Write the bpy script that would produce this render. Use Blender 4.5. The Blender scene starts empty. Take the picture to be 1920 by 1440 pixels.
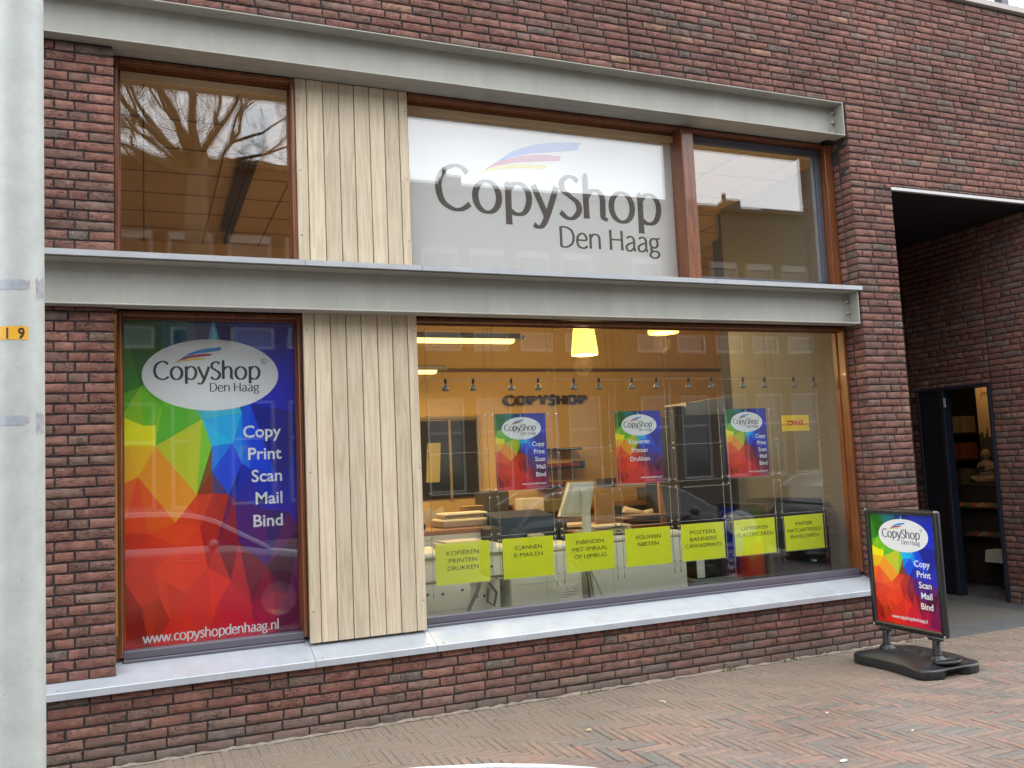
import bpy, math, random
import numpy as np
from mathutils import Vector, Matrix, noise
from mathutils.geometry import delaunay_2d_cdt

S = bpy.context.scene
R_ = math.radians
# ------------------------------------------------------------------ camera, world, sun, exposure
F, CX, CY = 1650.0, 960.0, 720.0
yaw, pitch, roll = R_(22.766), R_(5.095), R_(-2.563)
CAM = np.array([0.0, -5.7, 1.634])
def cam_rot():
    r = np.array([math.cos(yaw), -math.sin(yaw), 0]); fw = np.array([math.sin(yaw), math.cos(yaw), 0]); up = np.array([0, 0, 1.0])
    f2 = fw*math.cos(pitch)+up*math.sin(pitch); u2 = up*math.cos(pitch)-fw*math.sin(pitch)
    r3 = r*math.cos(roll)+u2*math.sin(roll); u3 = u2*math.cos(roll)-r*math.sin(roll)
    return r3, u3, f2
RT, UP, FW = cam_rot()
cd = bpy.data.cameras.new('camera'); cam = bpy.data.objects.new('camera', cd); S.collection.objects.link(cam)
cd.sensor_width = 36; cd.lens = F/1920*36; cd.clip_start = 0.05; cd.clip_end = 500
cam.matrix_world = Matrix(((RT[0], UP[0], -FW[0], CAM[0]), (RT[1], UP[1], -FW[1], CAM[1]), (RT[2], UP[2], -FW[2], CAM[2]), (0, 0, 0, 1)))
S.camera = cam

SUN_EL, SUN_AZ = R_(48), R_(-35)      # soft high sun from the street side, slightly from the right
w = bpy.data.worlds.new('World'); S.world = w; w.use_nodes = True
nt = w.node_tree; nt.nodes.clear()
def wn(t): return nt.nodes.new(t)
sky = wn('ShaderNodeTexSky'); sky.sky_type = 'NISHITA'; sky.sun_disc = False
sky.sun_elevation = SUN_EL; sky.sun_rotation = R_(180)+SUN_AZ; sky.dust_density = 4.0; sky.air_density = 1.0
hsv = wn('ShaderNodeHueSaturation'); hsv.inputs['Saturation'].default_value = 0.30
nt.links.new(sky.outputs[0], hsv.inputs['Color'])
tc = wn('ShaderNodeTexCoord'); nz = wn('ShaderNodeTexNoise'); nz.inputs['Scale'].default_value = 2.2; nz.inputs['Detail'].default_value = 5
nt.links.new(tc.outputs['Generated'], nz.inputs['Vector'])
cr = wn('ShaderNodeValToRGB'); cr.color_ramp.elements[0].position = .35; cr.color_ramp.elements[1].position = .65
nt.links.new(nz.outputs[0], cr.inputs[0])
mx = wn('ShaderNodeMix'); mx.data_type = 'RGBA'; mx.inputs[7].default_value = (24, 24.9, 26.3, 1)   # high thin cloud
mul = wn('ShaderNodeMath'); mul.operation = 'MULTIPLY_ADD'; mul.inputs[1].default_value = .35; mul.inputs[2].default_value = .62
nt.links.new(cr.outputs[0], mul.inputs[0]); nt.links.new(mul.outputs[0], mx.inputs[0]); nt.links.new(hsv.outputs[0], mx.inputs[6])
bg = wn('ShaderNodeBackground'); bg.inputs[1].default_value = 0.15
nt.links.new(mx.outputs[2], bg.inputs[0])
wo = wn('ShaderNodeOutputWorld'); nt.links.new(bg.outputs[0], wo.inputs[0])

sd = bpy.data.lights.new('sun', 'SUN'); sd.energy = 0.6; sd.angle = R_(25); sd.color = (1, .96, .9)
so = bpy.data.objects.new('sun', sd); S.collection.objects.link(so)
sdir = Vector((-math.sin(SUN_AZ)*math.cos(SUN_EL), -math.cos(SUN_AZ)*math.cos(SUN_EL), math.sin(SUN_EL)))
so.rotation_euler = sdir.to_track_quat('Z', 'Y').to_euler()
S.view_settings.view_transform = 'Standard'; S.view_settings.look = 'None'
S.view_settings.exposure = 0.0; S.view_settings.gamma = 1.0
S.cycles.use_denoising = True
S.cycles.max_bounces = 10; S.cycles.transparent_max_bounces = 24; S.cycles.diffuse_bounces = 4; S.cycles.glossy_bounces = 5
S.cycles.sample_clamp_indirect = 6.0

# ------------------------------------------------------------------ helpers
def ray(px, py):
    return RT*((px-CX)/F) - UP*((py-CY)/F) + FW
def P(px, py, y):
    d = ray(px, py); return Vector(CAM + d*(y-CAM[1])/d[1])
def PX(px, py, x):
    d = ray(px, py); return Vector(CAM + d*(x-CAM[0])/d[0])
def PZ(px, py, z):
    d = ray(px, py); return Vector(CAM + d*(z-CAM[2])/d[2])
def lin(c):
    return tuple((v/255/12.92 if v/255 <= .04045 else ((v/255+.055)/1.055)**2.4) for v in c)

WO = {}
class MB:
    def __init__(s): s.v = []; s.f = []; s.m = []; s.c = None; s.sm = []
    def face(s, idx, m=0, sm=False): s.f.append(tuple(idx)); s.m.append(m); s.sm.append(sm)
    def add(s, pts, faces, m=0, sm=False):
        b = len(s.v); s.v += [tuple(p) for p in pts]
        for f in faces: s.face([b+i for i in f], m, sm)
        return s
    def box(s, a, b, m=0):
        x0, y0, z0 = a; x1, y1, z1 = b
        p = [(x0,y0,z0),(x1,y0,z0),(x1,y1,z0),(x0,y1,z0),(x0,y0,z1),(x1,y0,z1),(x1,y1,z1),(x0,y1,z1)]
        return s.add(p, [(0,3,2,1),(4,5,6,7),(0,1,5,4),(1,2,6,5),(2,3,7,6),(3,0,4,7)], m)
    def obox(s, O, A, B, C_, m=0):
        O, A, B, C_ = Vector(O), Vector(A), Vector(B), Vector(C_)
        p = [O, O+A, O+A+B, O+B, O+C_, O+A+C_, O+A+B+C_, O+B+C_]
        return s.add(p, [(0,3,2,1),(4,5,6,7),(0,1,5,4),(1,2,6,5),(2,3,7,6),(3,0,4,7)], m)
    def bbox(s, a, b, r=.006, m=0):
        # box with chamfered edges
        x0, y0, z0 = a; x1, y1, z1 = b
        r = min(r, (x1-x0)*.45, (y1-y0)*.45, (z1-z0)*.45)
        pts = []; key = {}
        for i, x in enumerate((x0, x1)):
            for j, y in enumerate((y0, y1)):
                for k, z in enumerate((z0, z1)):
                    sx, sy, sz = (1 if i == 0 else -1), (1 if j == 0 else -1), (1 if k == 0 else -1)
                    key[i,j,k,0] = len(pts); pts.append((x, y+sy*r, z+sz*r))
                    key[i,j,k,1] = len(pts); pts.append((x+sx*r, y, z+sz*r))
                    key[i,j,k,2] = len(pts); pts.append((x+sx*r, y+sy*r, z))
        F_ = []
        for i in (0,1): F_.append([key[i,a_,b_,0] for a_, b_ in ((0,0),(1,0),(1,1),(0,1))])
        for j in (0,1): F_.append([key[a_,j,b_,1] for a_, b_ in ((0,0),(1,0),(1,1),(0,1))])
        for k in (0,1): F_.append([key[a_,b_,k,2] for a_, b_ in ((0,0),(1,0),(1,1),(0,1))])
        for j in (0,1):
            for k in (0,1): F_.append([key[0,j,k,1], key[1,j,k,1], key[1,j,k,2], key[0,j,k,2]])
        for i in (0,1):
            for k in (0,1): F_.append([key[i,0,k,0], key[i,1,k,0], key[i,1,k,2], key[i,0,k,2]])
        for i in (0,1):
            for j in (0,1): F_.append([key[i,j,0,0], key[i,j,1,0], key[i,j,1,1], key[i,j,0,1]])
        for i in (0,1):
            for j in (0,1):
                for k in (0,1): F_.append([key[i,j,k,0], key[i,j,k,1], key[i,j,k,2]])
        return s.add(pts, F_, m)
    def tube(s, pts, r, n=8, m=0, caps=True, sm=True):
        pts = [Vector(p) for p in pts]
        rs = r if isinstance(r, (list, tuple)) else [r]*len(pts)
        b = len(s.v); prev = None
        for i, p in enumerate(pts):
            t = (pts[min(i+1, len(pts)-1)]-pts[max(i-1, 0)]).normalized()
            if prev is None:
                a = Vector((0,0,1)) if abs(t.z) < .9 else Vector((1,0,0)); u = t.cross(a).normalized()
            else:
                u = (prev - t*prev.dot(t)); u = u.normalized() if u.length > 1e-6 else t.orthogonal().normalized()
            prev = u; v_ = t.cross(u)
            for k in range(n):
                an = 2*math.pi*k/n; s.v.append(tuple(p+(u*math.cos(an)+v_*math.sin(an))*rs[i]))
        for i in range(len(pts)-1):
            for k in range(n):
                s.face((b+i*n+k, b+i*n+(k+1)%n, b+(i+1)*n+(k+1)%n, b+(i+1)*n+k), m, sm)
        if caps:
            s.face([b+k for k in range(n)][::-1], m); s.face([b+(len(pts)-1)*n+k for k in range(n)], m)
        return s
    def cyl(s, a, b_, r, n=20, m=0): return s.tube([a, b_], r, n, m)
    def prism(s, poly, O, U, V_, D, m=0):
        O, U, V_, D = Vector(O), Vector(U), Vector(V_), Vector(D); n = len(poly)
        p = [O+U*a+V_*b for a, b in poly]; q = [x+D for x in p]
        return s.add(p+q, [tuple(range(n))[::-1], tuple(range(n, 2*n))]+[(i, (i+1) % n, n+(i+1) % n, n+i) for i in range(n)], m)
    def poly(s, poly, O, U, V_, m=0):
        O, U, V_ = Vector(O), Vector(U), Vector(V_)
        return s.add([O+U*a+V_*b for a, b in poly], [tuple(range(len(poly)))], m)
    def lathe(s, prof, O, n=24, m=0, ax=(0,0,1)):
        ax = Vector(ax).normalized(); u = ax.orthogonal().normalized(); v_ = ax.cross(u); O = Vector(O); b = len(s.v)
        for r, h in prof:
            for k in range(n):
                an = 2*math.pi*k/n; s.v.append(tuple(O+ax*h+(u*math.cos(an)+v_*math.sin(an))*r))
        for i in range(len(prof)-1):
            for k in range(n): s.face((b+i*n+k, b+i*n+(k+1)%n, b+(i+1)*n+(k+1)%n, b+(i+1)*n+k), m, True)
        return s
    def text(s, body, O, U, V_, w=None, h=None, size=None, align='l', m=0, bold=0.0, depth=0.0, wmax=None):
        # O = left (or right / centre) end of the baseline; U, V unit vectors; w = total width, h = cap height
        cu = bpy.data.curves.new('glyphs', 'FONT'); cu.body = body; cu.size = 1; cu.offset = bold; cu.resolution_u = 3
        if depth: cu.extrude = .5
        ob = bpy.data.objects.new('glyphs', cu); me = bpy.data.meshes.new_from_object(ob)
        xs = [v.co.x for v in me.vertices]; x0, x1 = min(xs), max(xs)
        sy = (h/.729) if h else (w/(x1-x0)); sx = (w/(x1-x0)) if w else sy
        O, U, V_ = Vector(O), Vector(U), Vector(V_); N_ = U.cross(V_); W = (x1-x0)*sx
        off = {'l': 0, 'r': -W, 'c': -W/2}[align]
        pts = [O+U*((v.co.x-x0)*sx+off)+V_*(v.co.y*sy)+N_*(v.co.z*depth) for v in me.vertices]
        s.add(pts, [tuple(p.vertices) for p in me.polygons], m)
        bpy.data.objects.remove(ob); bpy.data.curves.remove(cu); bpy.data.meshes.remove(me)
        return s
    def build(s, name, mats, parent=None, origin=None, local=False):
        me = bpy.data.meshes.new(name)
        o3 = Vector(origin) if origin is not None else Vector((0,0,0))
        vv = [(a-o3.x, b-o3.y, c-o3.z) for a, b, c in s.v] if origin is not None else s.v
        me.from_pydata(vv, [], s.f)
        if not isinstance(mats, (list, tuple)): mats = [mats]
        for mt in mats: me.materials.append(mt)
        me.polygons.foreach_set('material_index', s.m); me.polygons.foreach_set('use_smooth', s.sm)
        if s.c is not None:
            at = me.color_attributes.new('print', 'FLOAT_COLOR', 'CORNER'); k = 0
            for p, c in zip(me.polygons, s.c):
                for _ in range(p.loop_total): at.data[k].color = (*c, 1); k += 1
        me.update()
        o = bpy.data.objects.new(name, me); S.collection.objects.link(o)
        wo_ = o3
        if parent is not None:
            o.parent = parent
            if local: wo_ = None
            else: o.location = o3-WO.get(parent.name, Vector((0,0,0)))
        else: o.location = o3
        WO[o.name] = wo_ if wo_ is not None else Vector((0,0,0))
        return o
def empty(name, loc, label, cat, group=None):
    o = bpy.data.objects.new(name, None); S.collection.objects.link(o); o.location = loc; o.empty_display_size = .1; WO[o.name] = Vector(loc)
    o['label'] = label; o['category'] = cat
    if group: o['group'] = group
    return o
def tag(o, label, cat, group=None):
    o['label'] = label; o['category'] = cat
    if group: o['group'] = group
    return o
def copy_tree(o, parent=None):
    c = o.copy(); S.collection.objects.link(c)
    if parent is not None: c.parent = parent
    for ch in o.children: copy_tree(ch, c)
    return c

# ------------------------------------------------------------------ materials
MATS = {}
def mat(name, col, rough=.6, metal=0, spec=.5, var=0, vscale=8, bump=0, bscale=60, emit=None, estr=0, coat=0, vmap=None):
    if name in MATS: return MATS[name]
    m = bpy.data.materials.new(name); m.use_nodes = True; t = m.node_tree; b = t.nodes['Principled BSDF']
    b.inputs['Base Color'].default_value = (*col, 1); b.inputs['Roughness'].default_value = rough
    b.inputs['Metallic'].default_value = metal; b.inputs['Specular IOR Level'].default_value = spec
    b.inputs['Coat Weight'].default_value = coat
    if emit: b.inputs['Emission Color'].default_value = (*emit, 1); b.inputs['Emission Strength'].default_value = estr
    if var or bump:
        c = t.nodes.new('ShaderNodeTexCoord')
    if var:
        n = t.nodes.new('ShaderNodeTexNoise'); n.inputs['Scale'].default_value = vscale; n.inputs['Detail'].default_value = 6; n.inputs['Roughness'].default_value = .65
        if vmap:
            mpp = t.nodes.new('ShaderNodeMapping'); mpp.inputs['Scale'].default_value = vmap; t.links.new(c.outputs['Object'], mpp.inputs[0]); t.links.new(mpp.outputs[0], n.inputs['Vector'])
        else: t.links.new(c.outputs['Object'], n.inputs['Vector'])
        r = t.nodes.new('ShaderNodeMapRange'); r.inputs[1].default_value = .3; r.inputs[2].default_value = .7
        r.inputs[3].default_value = 1-var; r.inputs[4].default_value = 1+var*.6
        t.links.new(n.outputs[0], r.inputs[0])
        x = t.nodes.new('ShaderNodeVectorMath'); x.operation = 'SCALE'; x.inputs[0].default_value = col
        t.links.new(r.outputs[0], x.inputs['Scale']); t.links.new(x.outputs[0], b.inputs['Base Color'])
    if bump:
        n2 = t.nodes.new('ShaderNodeTexNoise'); n2.inputs['Scale'].default_value = bscale; n2.inputs['Detail'].default_value = 4
        t.links.new(c.outputs['Object'], n2.inputs['Vector'])
        bp = t.nodes.new('ShaderNodeBump'); bp.inputs['Strength'].default_value = bump; bp.inputs['Distance'].default_value = .01
        t.links.new(n2.outputs[0], bp.inputs['Height']); t.links.new(bp.outputs[0], b.inputs['Normal'])
    MATS[name] = m; return m

def brick_mat(name, cols, crackle=1.0):
    m = bpy.data.materials.new(name); m.use_nodes = True; t = m.node_tree; b = t.nodes['Principled BSDF']
    N = lambda k: t.nodes.new(k); L = t.links.new
    c = N('ShaderNodeTexCoord'); g = N('ShaderNodeNewGeometry')
    ramp = N('ShaderNodeValToRGB'); ramp.color_ramp.interpolation = 'CONSTANT'
    while len(ramp.color_ramp.elements) < len(cols): ramp.color_ramp.elements.new(.5)
    acc = 0
    for e, (wt, cc) in zip(ramp.color_ramp.elements, cols):
        e.position = acc; e.color = (*cc, 1); acc += wt
    L(g.outputs['Random Per Island'], ramp.inputs[0])
    # per brick offset of the texture space
    off = N('ShaderNodeVectorMath'); off.operation = 'SCALE'; off.inputs[0].default_value = (37, 17, 71); L(g.outputs['Random Per Island'], off.inputs['Scale'])
    ad = N('ShaderNodeVectorMath'); ad.operation = 'ADD'; L(c.outputs['Object'], ad.inputs[0]); L(off.outputs[0], ad.inputs[1])
    n1 = N('ShaderNodeTexNoise'); n1.inputs['Scale'].default_value = 14; n1.inputs['Detail'].default_value = 7; n1.inputs['Roughness'].default_value = .7; L(ad.outputs[0], n1.inputs['Vector'])
    mr = N('ShaderNodeMapRange'); mr.inputs[1].default_value = .3; mr.inputs[2].default_value = .7; mr.inputs[3].default_value = .66; mr.inputs[4].default_value = 1.36; L(n1.outputs[0], mr.inputs[0])
    sc = N('ShaderNodeVectorMath'); sc.operation = 'SCALE'; L(ramp.outputs[0], sc.inputs[0]); L(mr.outputs[0], sc.inputs['Scale'])
    # folds of hand-moulded clay: long wavy creases
    mp = N('ShaderNodeMapping'); mp.inputs['Scale'].default_value = (11, 11, 36); L(ad.outputs[0], mp.inputs[0])
    n2 = N('ShaderNodeTexNoise'); n2.inputs['Scale'].default_value = 1; n2.inputs['Detail'].default_value = 3; n2.inputs['Distortion'].default_value = 1.3; L(mp.outputs[0], n2.inputs['Vector'])
    s1 = N('ShaderNodeMath'); s1.operation = 'SUBTRACT'; s1.inputs[1].default_value = .52; L(n2.outputs[0], s1.inputs[0])
    a1 = N('ShaderNodeMath'); a1.operation = 'ABSOLUTE'; L(s1.outputs[0], a1.inputs[0])
    cr_ = N('ShaderNodeMapRange'); cr_.inputs[1].default_value = .0; cr_.inputs[2].default_value = .03; cr_.inputs[3].default_value = 0; cr_.inputs[4].default_value = 1; L(a1.outputs[0], cr_.inputs[0])
    # only stretches of the creases are open
    n3 = N('ShaderNodeTexNoise'); n3.inputs['Scale'].default_value = 9; L(ad.outputs[0], n3.inputs['Vector'])
    g3 = N('ShaderNodeMapRange'); g3.inputs[1].default_value = .42; g3.inputs[2].default_value = .55; L(n3.outputs[0], g3.inputs[0])
    inv = N('ShaderNodeMath'); inv.operation = 'SUBTRACT'; inv.inputs[0].default_value = 1; L(cr_.outputs[0], inv.inputs[1])
    ck = N('ShaderNodeMath'); ck.operation = 'MULTIPLY'; L(inv.outputs[0], ck.inputs[0]); L(g3.outputs[0], ck.inputs[1])
    ck2 = N('ShaderNodeMath'); ck2.operation = 'MULTIPLY'; ck2.inputs[1].default_value = .8*crackle; L(ck.outputs[0], ck2.inputs[0])
    mxx = N('ShaderNodeMix'); mxx.data_type = 'RGBA'; mxx.inputs[7].default_value = (.035, .018, .015, 1); L(ck2.outputs[0], mxx.inputs[0]); L(sc.outputs[0], mxx.inputs[6])
    nb = N('ShaderNodeTexNoise'); nb.inputs['Scale'].default_value = .9; nb.inputs['Detail'].default_value = 5; L(c.outputs['Object'], nb.inputs['Vector'])
    mb_ = N('ShaderNodeMapRange'); mb_.inputs[1].default_value = .32; mb_.inputs[2].default_value = .68; mb_.inputs[3].default_value = .80; mb_.inputs[4].default_value = 1.17; L(nb.outputs[0], mb_.inputs[0])
    sb_ = N('ShaderNodeVectorMath'); sb_.operation = 'SCALE'; L(mxx.outputs[2], sb_.inputs[0]); L(mb_.outputs[0], sb_.inputs['Scale'])
    # pale efflorescence specks
    n4 = N('ShaderNodeTexNoise'); n4.inputs['Scale'].default_value = 45; n4.inputs['Detail'].default_value = 3; L(ad.outputs[0], n4.inputs['Vector'])
    e4 = N('ShaderNodeMapRange'); e4.inputs[1].default_value = .60; e4.inputs[2].default_value = .78; e4.inputs[4].default_value = .32; L(n4.outputs[0], e4.inputs[0])
    mx2 = N('ShaderNodeMix'); mx2.data_type = 'RGBA'; mx2.inputs[7].default_value = (.36, .29, .24, 1); L(e4.outputs[0], mx2.inputs[0]); L(sb_.outputs[0], mx2.inputs[6])
    L(mx2.outputs[2], b.inputs['Base Color']); b.inputs['Roughness'].default_value = .85; b.inputs['Specular IOR Level'].default_value = .3
    hs = N('ShaderNodeMath'); hs.operation = 'MULTIPLY_ADD'; hs.inputs[1].default_value = -1.0*crackle; L(ck.outputs[0], hs.inputs[0]); L(n2.outputs[0], hs.inputs[2])
    n5 = N('ShaderNodeTexNoise'); n5.inputs['Scale'].default_value = 160; n5.inputs['Detail'].default_value = 3; L(ad.outputs[0], n5.inputs['Vector'])
    h2 = N('ShaderNodeMath'); h2.operation = 'MULTIPLY_ADD'; h2.inputs[1].default_value = .35; L(n5.outputs[0], h2.inputs[0]); L(hs.outputs[0], h2.inputs[2])
    bp = N('ShaderNodeBump'); bp.inputs['Strength'].default_value = .8; bp.inputs['Distance'].default_value = .006; L(h2.outputs[0], bp.inputs['Height']); L(bp.outputs[0], b.inputs['Normal'])
    return m
M_BRICK = brick_mat('wall_brick', [(.27,(.186,.086,.066)),(.23,(.164,.077,.060)),(.18,(.210,.104,.080)),(.15,(.148,.082,.066)),(.09,(.165,.105,.082)),(.06,(.140,.104,.086)),(.02,(.25,.142,.095))])
M_MORTAR = mat('mortar', (.040,.036,.037), .95, var=.25, vscale=30, bump=.5, bscale=200)
def splash(m):
    t = m.node_tree; b = t.nodes['Principled BSDF']; N = lambda k: t.nodes.new(k); L = t.links.new
    src = b.inputs['Base Color'].links[0].from_socket; c = N('ShaderNodeTexCoord'); sp = N('ShaderNodeSeparateXYZ'); L(c.outputs['Object'], sp.inputs[0])
    n = N('ShaderNodeTexNoise'); n.inputs['Scale'].default_value = 5; n.inputs['Detail'].default_value = 6; L(c.outputs['Object'], n.inputs['Vector'])
    a = N('ShaderNodeMath'); a.operation = 'MULTIPLY_ADD'; a.inputs[1].default_value = .22; L(n.outputs[0], a.inputs[0]); L(sp.outputs['Z'], a.inputs[2])
    r = N('ShaderNodeMapRange'); r.inputs[1].default_value = .12; r.inputs[2].default_value = .34; r.inputs[3].default_value = .72; r.inputs[4].default_value = 0; L(a.outputs[0], r.inputs[0])
    x = N('ShaderNodeMix'); x.data_type = 'RGBA'; x.inputs[7].default_value = (.165,.135,.115,1); L(r.outputs[0], x.inputs[0]); L(src, x.inputs[6]); L(x.outputs[2], b.inputs['Base Color'])
splash(M_BRICK)
M_MORTAR_PALE = mat('mortar_smear', (.27,.23,.18), .95, var=.3, vscale=20, bump=.6, bscale=120)

def paver_mat():
    m = brick_mat('paving_clinker', [(.24,(.228,.172,.140)),(.2,(.210,.160,.137)),(.18,(.250,.176,.140)),(.18,(.190,.158,.138)),(.14,(.172,.160,.145)),(.06,(.262,.165,.135))], crackle=.0)
    for n in m.node_tree.nodes:
        if n.type == 'MAP_RANGE' and abs(n.inputs[3].default_value-.66) < 1e-4: n.inputs[3].default_value = .82; n.inputs[4].default_value = 1.24
    return m
M_PAVER = paver_mat()
# dust that settles towards the wall: one more layer over the clinker colour
def dusty(m, joint=False):
    t = m.node_tree; b = t.nodes['Principled BSDF']; N = lambda k: t.nodes.new(k); L = t.links.new
    src = b.inputs['Base Color'].links[0].from_socket if b.inputs['Base Color'].links else None
    c = N('ShaderNodeTexCoord'); sp = N('ShaderNodeSeparateXYZ'); L(c.outputs['Object'], sp.inputs[0])
    n = N('ShaderNodeTexNoise'); n.inputs['Scale'].default_value = 1.3; n.inputs['Detail'].default_value = 8; n.inputs['Roughness'].default_value = .7; L(c.outputs['Object'], n.inputs['Vector'])
    a = N('ShaderNodeMath'); a.operation = 'MULTIPLY_ADD'; a.inputs[1].default_value = 1.5; L(n.outputs[0], a.inputs[0]); L(sp.outputs['Y'], a.inputs[2])
    r = N('ShaderNodeMapRange'); r.inputs[1].default_value = -.45; r.inputs[2].default_value = .25; r.inputs[3].default_value = .08; r.inputs[4].default_value = .78 if not joint else .9; L(a.outputs[0], r.inputs[0])
    x = N('ShaderNodeMix'); x.data_type = 'RGBA'; x.inputs[7].default_value = (.215,.172,.128,1) if not joint else (.33,.28,.20,1); L(r.outputs[0], x.inputs[0])
    if src: L(src, x.inputs[6])
    else: x.inputs[6].default_value = b.inputs['Base Color'].default_value
    L(x.outputs[2], b.inputs['Base Color'])
dusty(M_PAVER)
M_SAND = mat('joint_sand', (.035,.03,.026), .95, bump=.5, bscale=150); dusty(M_SAND, True)

def wood_mat(name, dark, light, zs=1.6, xs=34, rough=.6, coat=0):
    m = bpy.data.materials.new(name); m.use_nodes = True; t = m.node_tree; b = t.nodes['Principled BSDF']; N = lambda k: t.nodes.new(k); L = t.links.new
    c = N('ShaderNodeTexCoord'); g = N('ShaderNodeNewGeometry')
    off = N('ShaderNodeVectorMath'); off.operation = 'SCALE'; off.inputs[0].default_value = (13, 7, 41); L(g.outputs['Random Per Island'], off.inputs['Scale'])
    ad = N('ShaderNodeVectorMath'); ad.operation = 'ADD'; L(c.outputs['Object'], ad.inputs[0]); L(off.outputs[0], ad.inputs[1])
    mp = N('ShaderNodeMapping'); mp.inputs['Scale'].default_value = (xs, xs, zs); L(ad.outputs[0], mp.inputs[0])
    wv = N('ShaderNodeTexNoise'); wv.inputs['Scale'].default_value = .33; wv.inputs['Detail'].default_value = 2; wv.inputs['Distortion'].default_value = .6; L(mp.outputs[0], wv.inputs['Vector'])
    ml = N('ShaderNodeMath'); ml.operation = 'MULTIPLY'; ml.inputs[1].default_value = 46; L(wv.outputs[0], ml.inputs[0])
    sn = N('ShaderNodeMath'); sn.operation = 'SINE'; L(ml.outputs[0], sn.inputs[0])
    mp2 = N('ShaderNodeMapping'); mp2.inputs['Scale'].default_value = (xs*6, xs*6, zs*4); L(ad.outputs[0], mp2.inputs[0])
    fn = N('ShaderNodeTexNoise'); fn.inputs['Scale'].default_value = 1; fn.inputs['Detail'].default_value = 5; L(mp2.outputs[0], fn.inputs['Vector'])
    mm = N('ShaderNodeMath'); mm.operation = 'MULTIPLY_ADD'; mm.inputs[1].default_value = .17; mm.inputs[2].default_value = 0; L(sn.outputs[0], mm.inputs[0]); 
    su = N('ShaderNodeMath'); su.operation = 'ADD'; L(mm.outputs[0], su.inputs[0]); L(fn.outputs[0], su.inputs[1])
    st = N('ShaderNodeTexNoise'); st.inputs['Scale'].default_value = 3.5; st.inputs['Detail'].default_value = 6; L(ad.outputs[0], st.inputs['Vector'])
    s3 = N('ShaderNodeMath'); s3.operation = 'MULTIPLY_ADD'; s3.inputs[1].default_value = .6; L(st.outputs[0], s3.inputs[0]); L(su.outputs[0], s3.inputs[2])
    r = N('ShaderNodeValToRGB'); r.color_ramp.elements[0].position = .5; r.color_ramp.elements[0].color = (*dark, 1); r.color_ramp.elements[1].position = 1.05; r.color_ramp.elements[1].color = (*light, 1)
    L(s3.outputs[0], r.inputs[0])
    v = N('ShaderNodeMapRange'); v.inputs[3].default_value = .86; v.inputs[4].default_value = 1.1; L(g.outputs['Random Per Island'], v.inputs[0])
    sc = N('ShaderNodeVectorMath'); sc.operation = 'SCALE'; L(r.outputs[0], sc.inputs[0]); L(v.outputs[0], sc.inputs['Scale']); L(sc.outputs[0], b.inputs['Base Color'])
    b.inputs['Roughness'].default_value = rough; b.inputs['Coat Weight'].default_value = coat
    bp = N('ShaderNodeBump'); bp.inputs['Strength'].default_value = .25; bp.inputs['Distance'].default_value = .003; L(su.outputs[0], bp.inputs['Height']); L(bp.outputs[0], b.inputs['Normal'])
    return m
M_CLAD = wood_mat('bleached_wood', (.465,.38,.26), (.60,.51,.37))
M_TIMBER = wood_mat('varnished_timber', (.085,.024,.008), (.23,.075,.022), zs=.8, xs=50, rough=.35, coat=.3)
M_BEAM = mat('painted_steel', (.335,.333,.296), .6, var=.13, vscale=5, bump=.04, bscale=90, vmap=(1,1,.25))
M_SILL = mat('sill_aluminium', (.47,.505,.55), .45, metal=.35, var=.12, vscale=7)
M_SILLF = None
M_LIP = mat('flashing', (.42,.44,.46), .45, metal=.3, var=.12, vscale=4)
M_SASH = mat('grey_sash', (.075,.08,.10), .4)
M_STEEL = mat('bolt_steel', (.35,.35,.33), .4, metal=.6)
M_BLACK = mat('black_plastic', (.012,.013,.015), .35, var=.3, vscale=12)
M_BLACKM = mat('black_matt', (.016,.016,.018), .75)
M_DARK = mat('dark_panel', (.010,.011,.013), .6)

def glass_mat(name, refl=.08, tint=(1,1,1), rough=0.0):
    m = bpy.data.materials.new(name); m.use_nodes = True; t = m.node_tree; t.nodes.clear(); N = lambda k: t.nodes.new(k); L = t.links.new
    # reflectance that rises towards grazing angles, the same from both sides of the pane
    ge = N('ShaderNodeNewGeometry'); dt = N('ShaderNodeVectorMath'); dt.operation = 'DOT_PRODUCT'; L(ge.outputs['Incoming'], dt.inputs[0]); L(ge.outputs['Normal'], dt.inputs[1])
    ab = N('ShaderNodeMath'); ab.operation = 'ABSOLUTE'; L(dt.outputs['Value'], ab.inputs[0])
    om = N('ShaderNodeMath'); om.operation = 'SUBTRACT'; om.inputs[0].default_value = 1; L(ab.outputs[0], om.inputs[1])
    pw = N('ShaderNodeMath'); pw.operation = 'POWER'; pw.inputs[1].default_value = 5; L(om.outputs[0], pw.inputs[0])
    mu = N('ShaderNodeMath'); mu.operation = 'MULTIPLY_ADD'; mu.inputs[1].default_value = 1-refl; mu.inputs[2].default_value = refl; mu.use_clamp = True; L(pw.outputs[0], mu.inputs[0])
    tr = N('ShaderNodeBsdfTransparent'); tr.inputs[0].default_value = (*tint, 1); gl = N('ShaderNodeBsdfGlossy'); gl.inputs['Roughness'].default_value = rough
    x = N('ShaderNodeMixShader'); L(mu.outputs[0], x.inputs[0]); L(tr.outputs[0], x.inputs[1]); L(gl.outputs[0], x.inputs[2])
    o = N('ShaderNodeOutputMaterial'); L(x.outputs[0], o.inputs[0]); return m
M_GLASS = glass_mat('window_glass', .118, (.975,.985,.98))
M_ACRYL = glass_mat('clear_acrylic', .03, (.96,.975,.965))
M_ACEDGE = mat('acrylic_edge', (.55,.62,.6), .2, emit=None)

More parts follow.
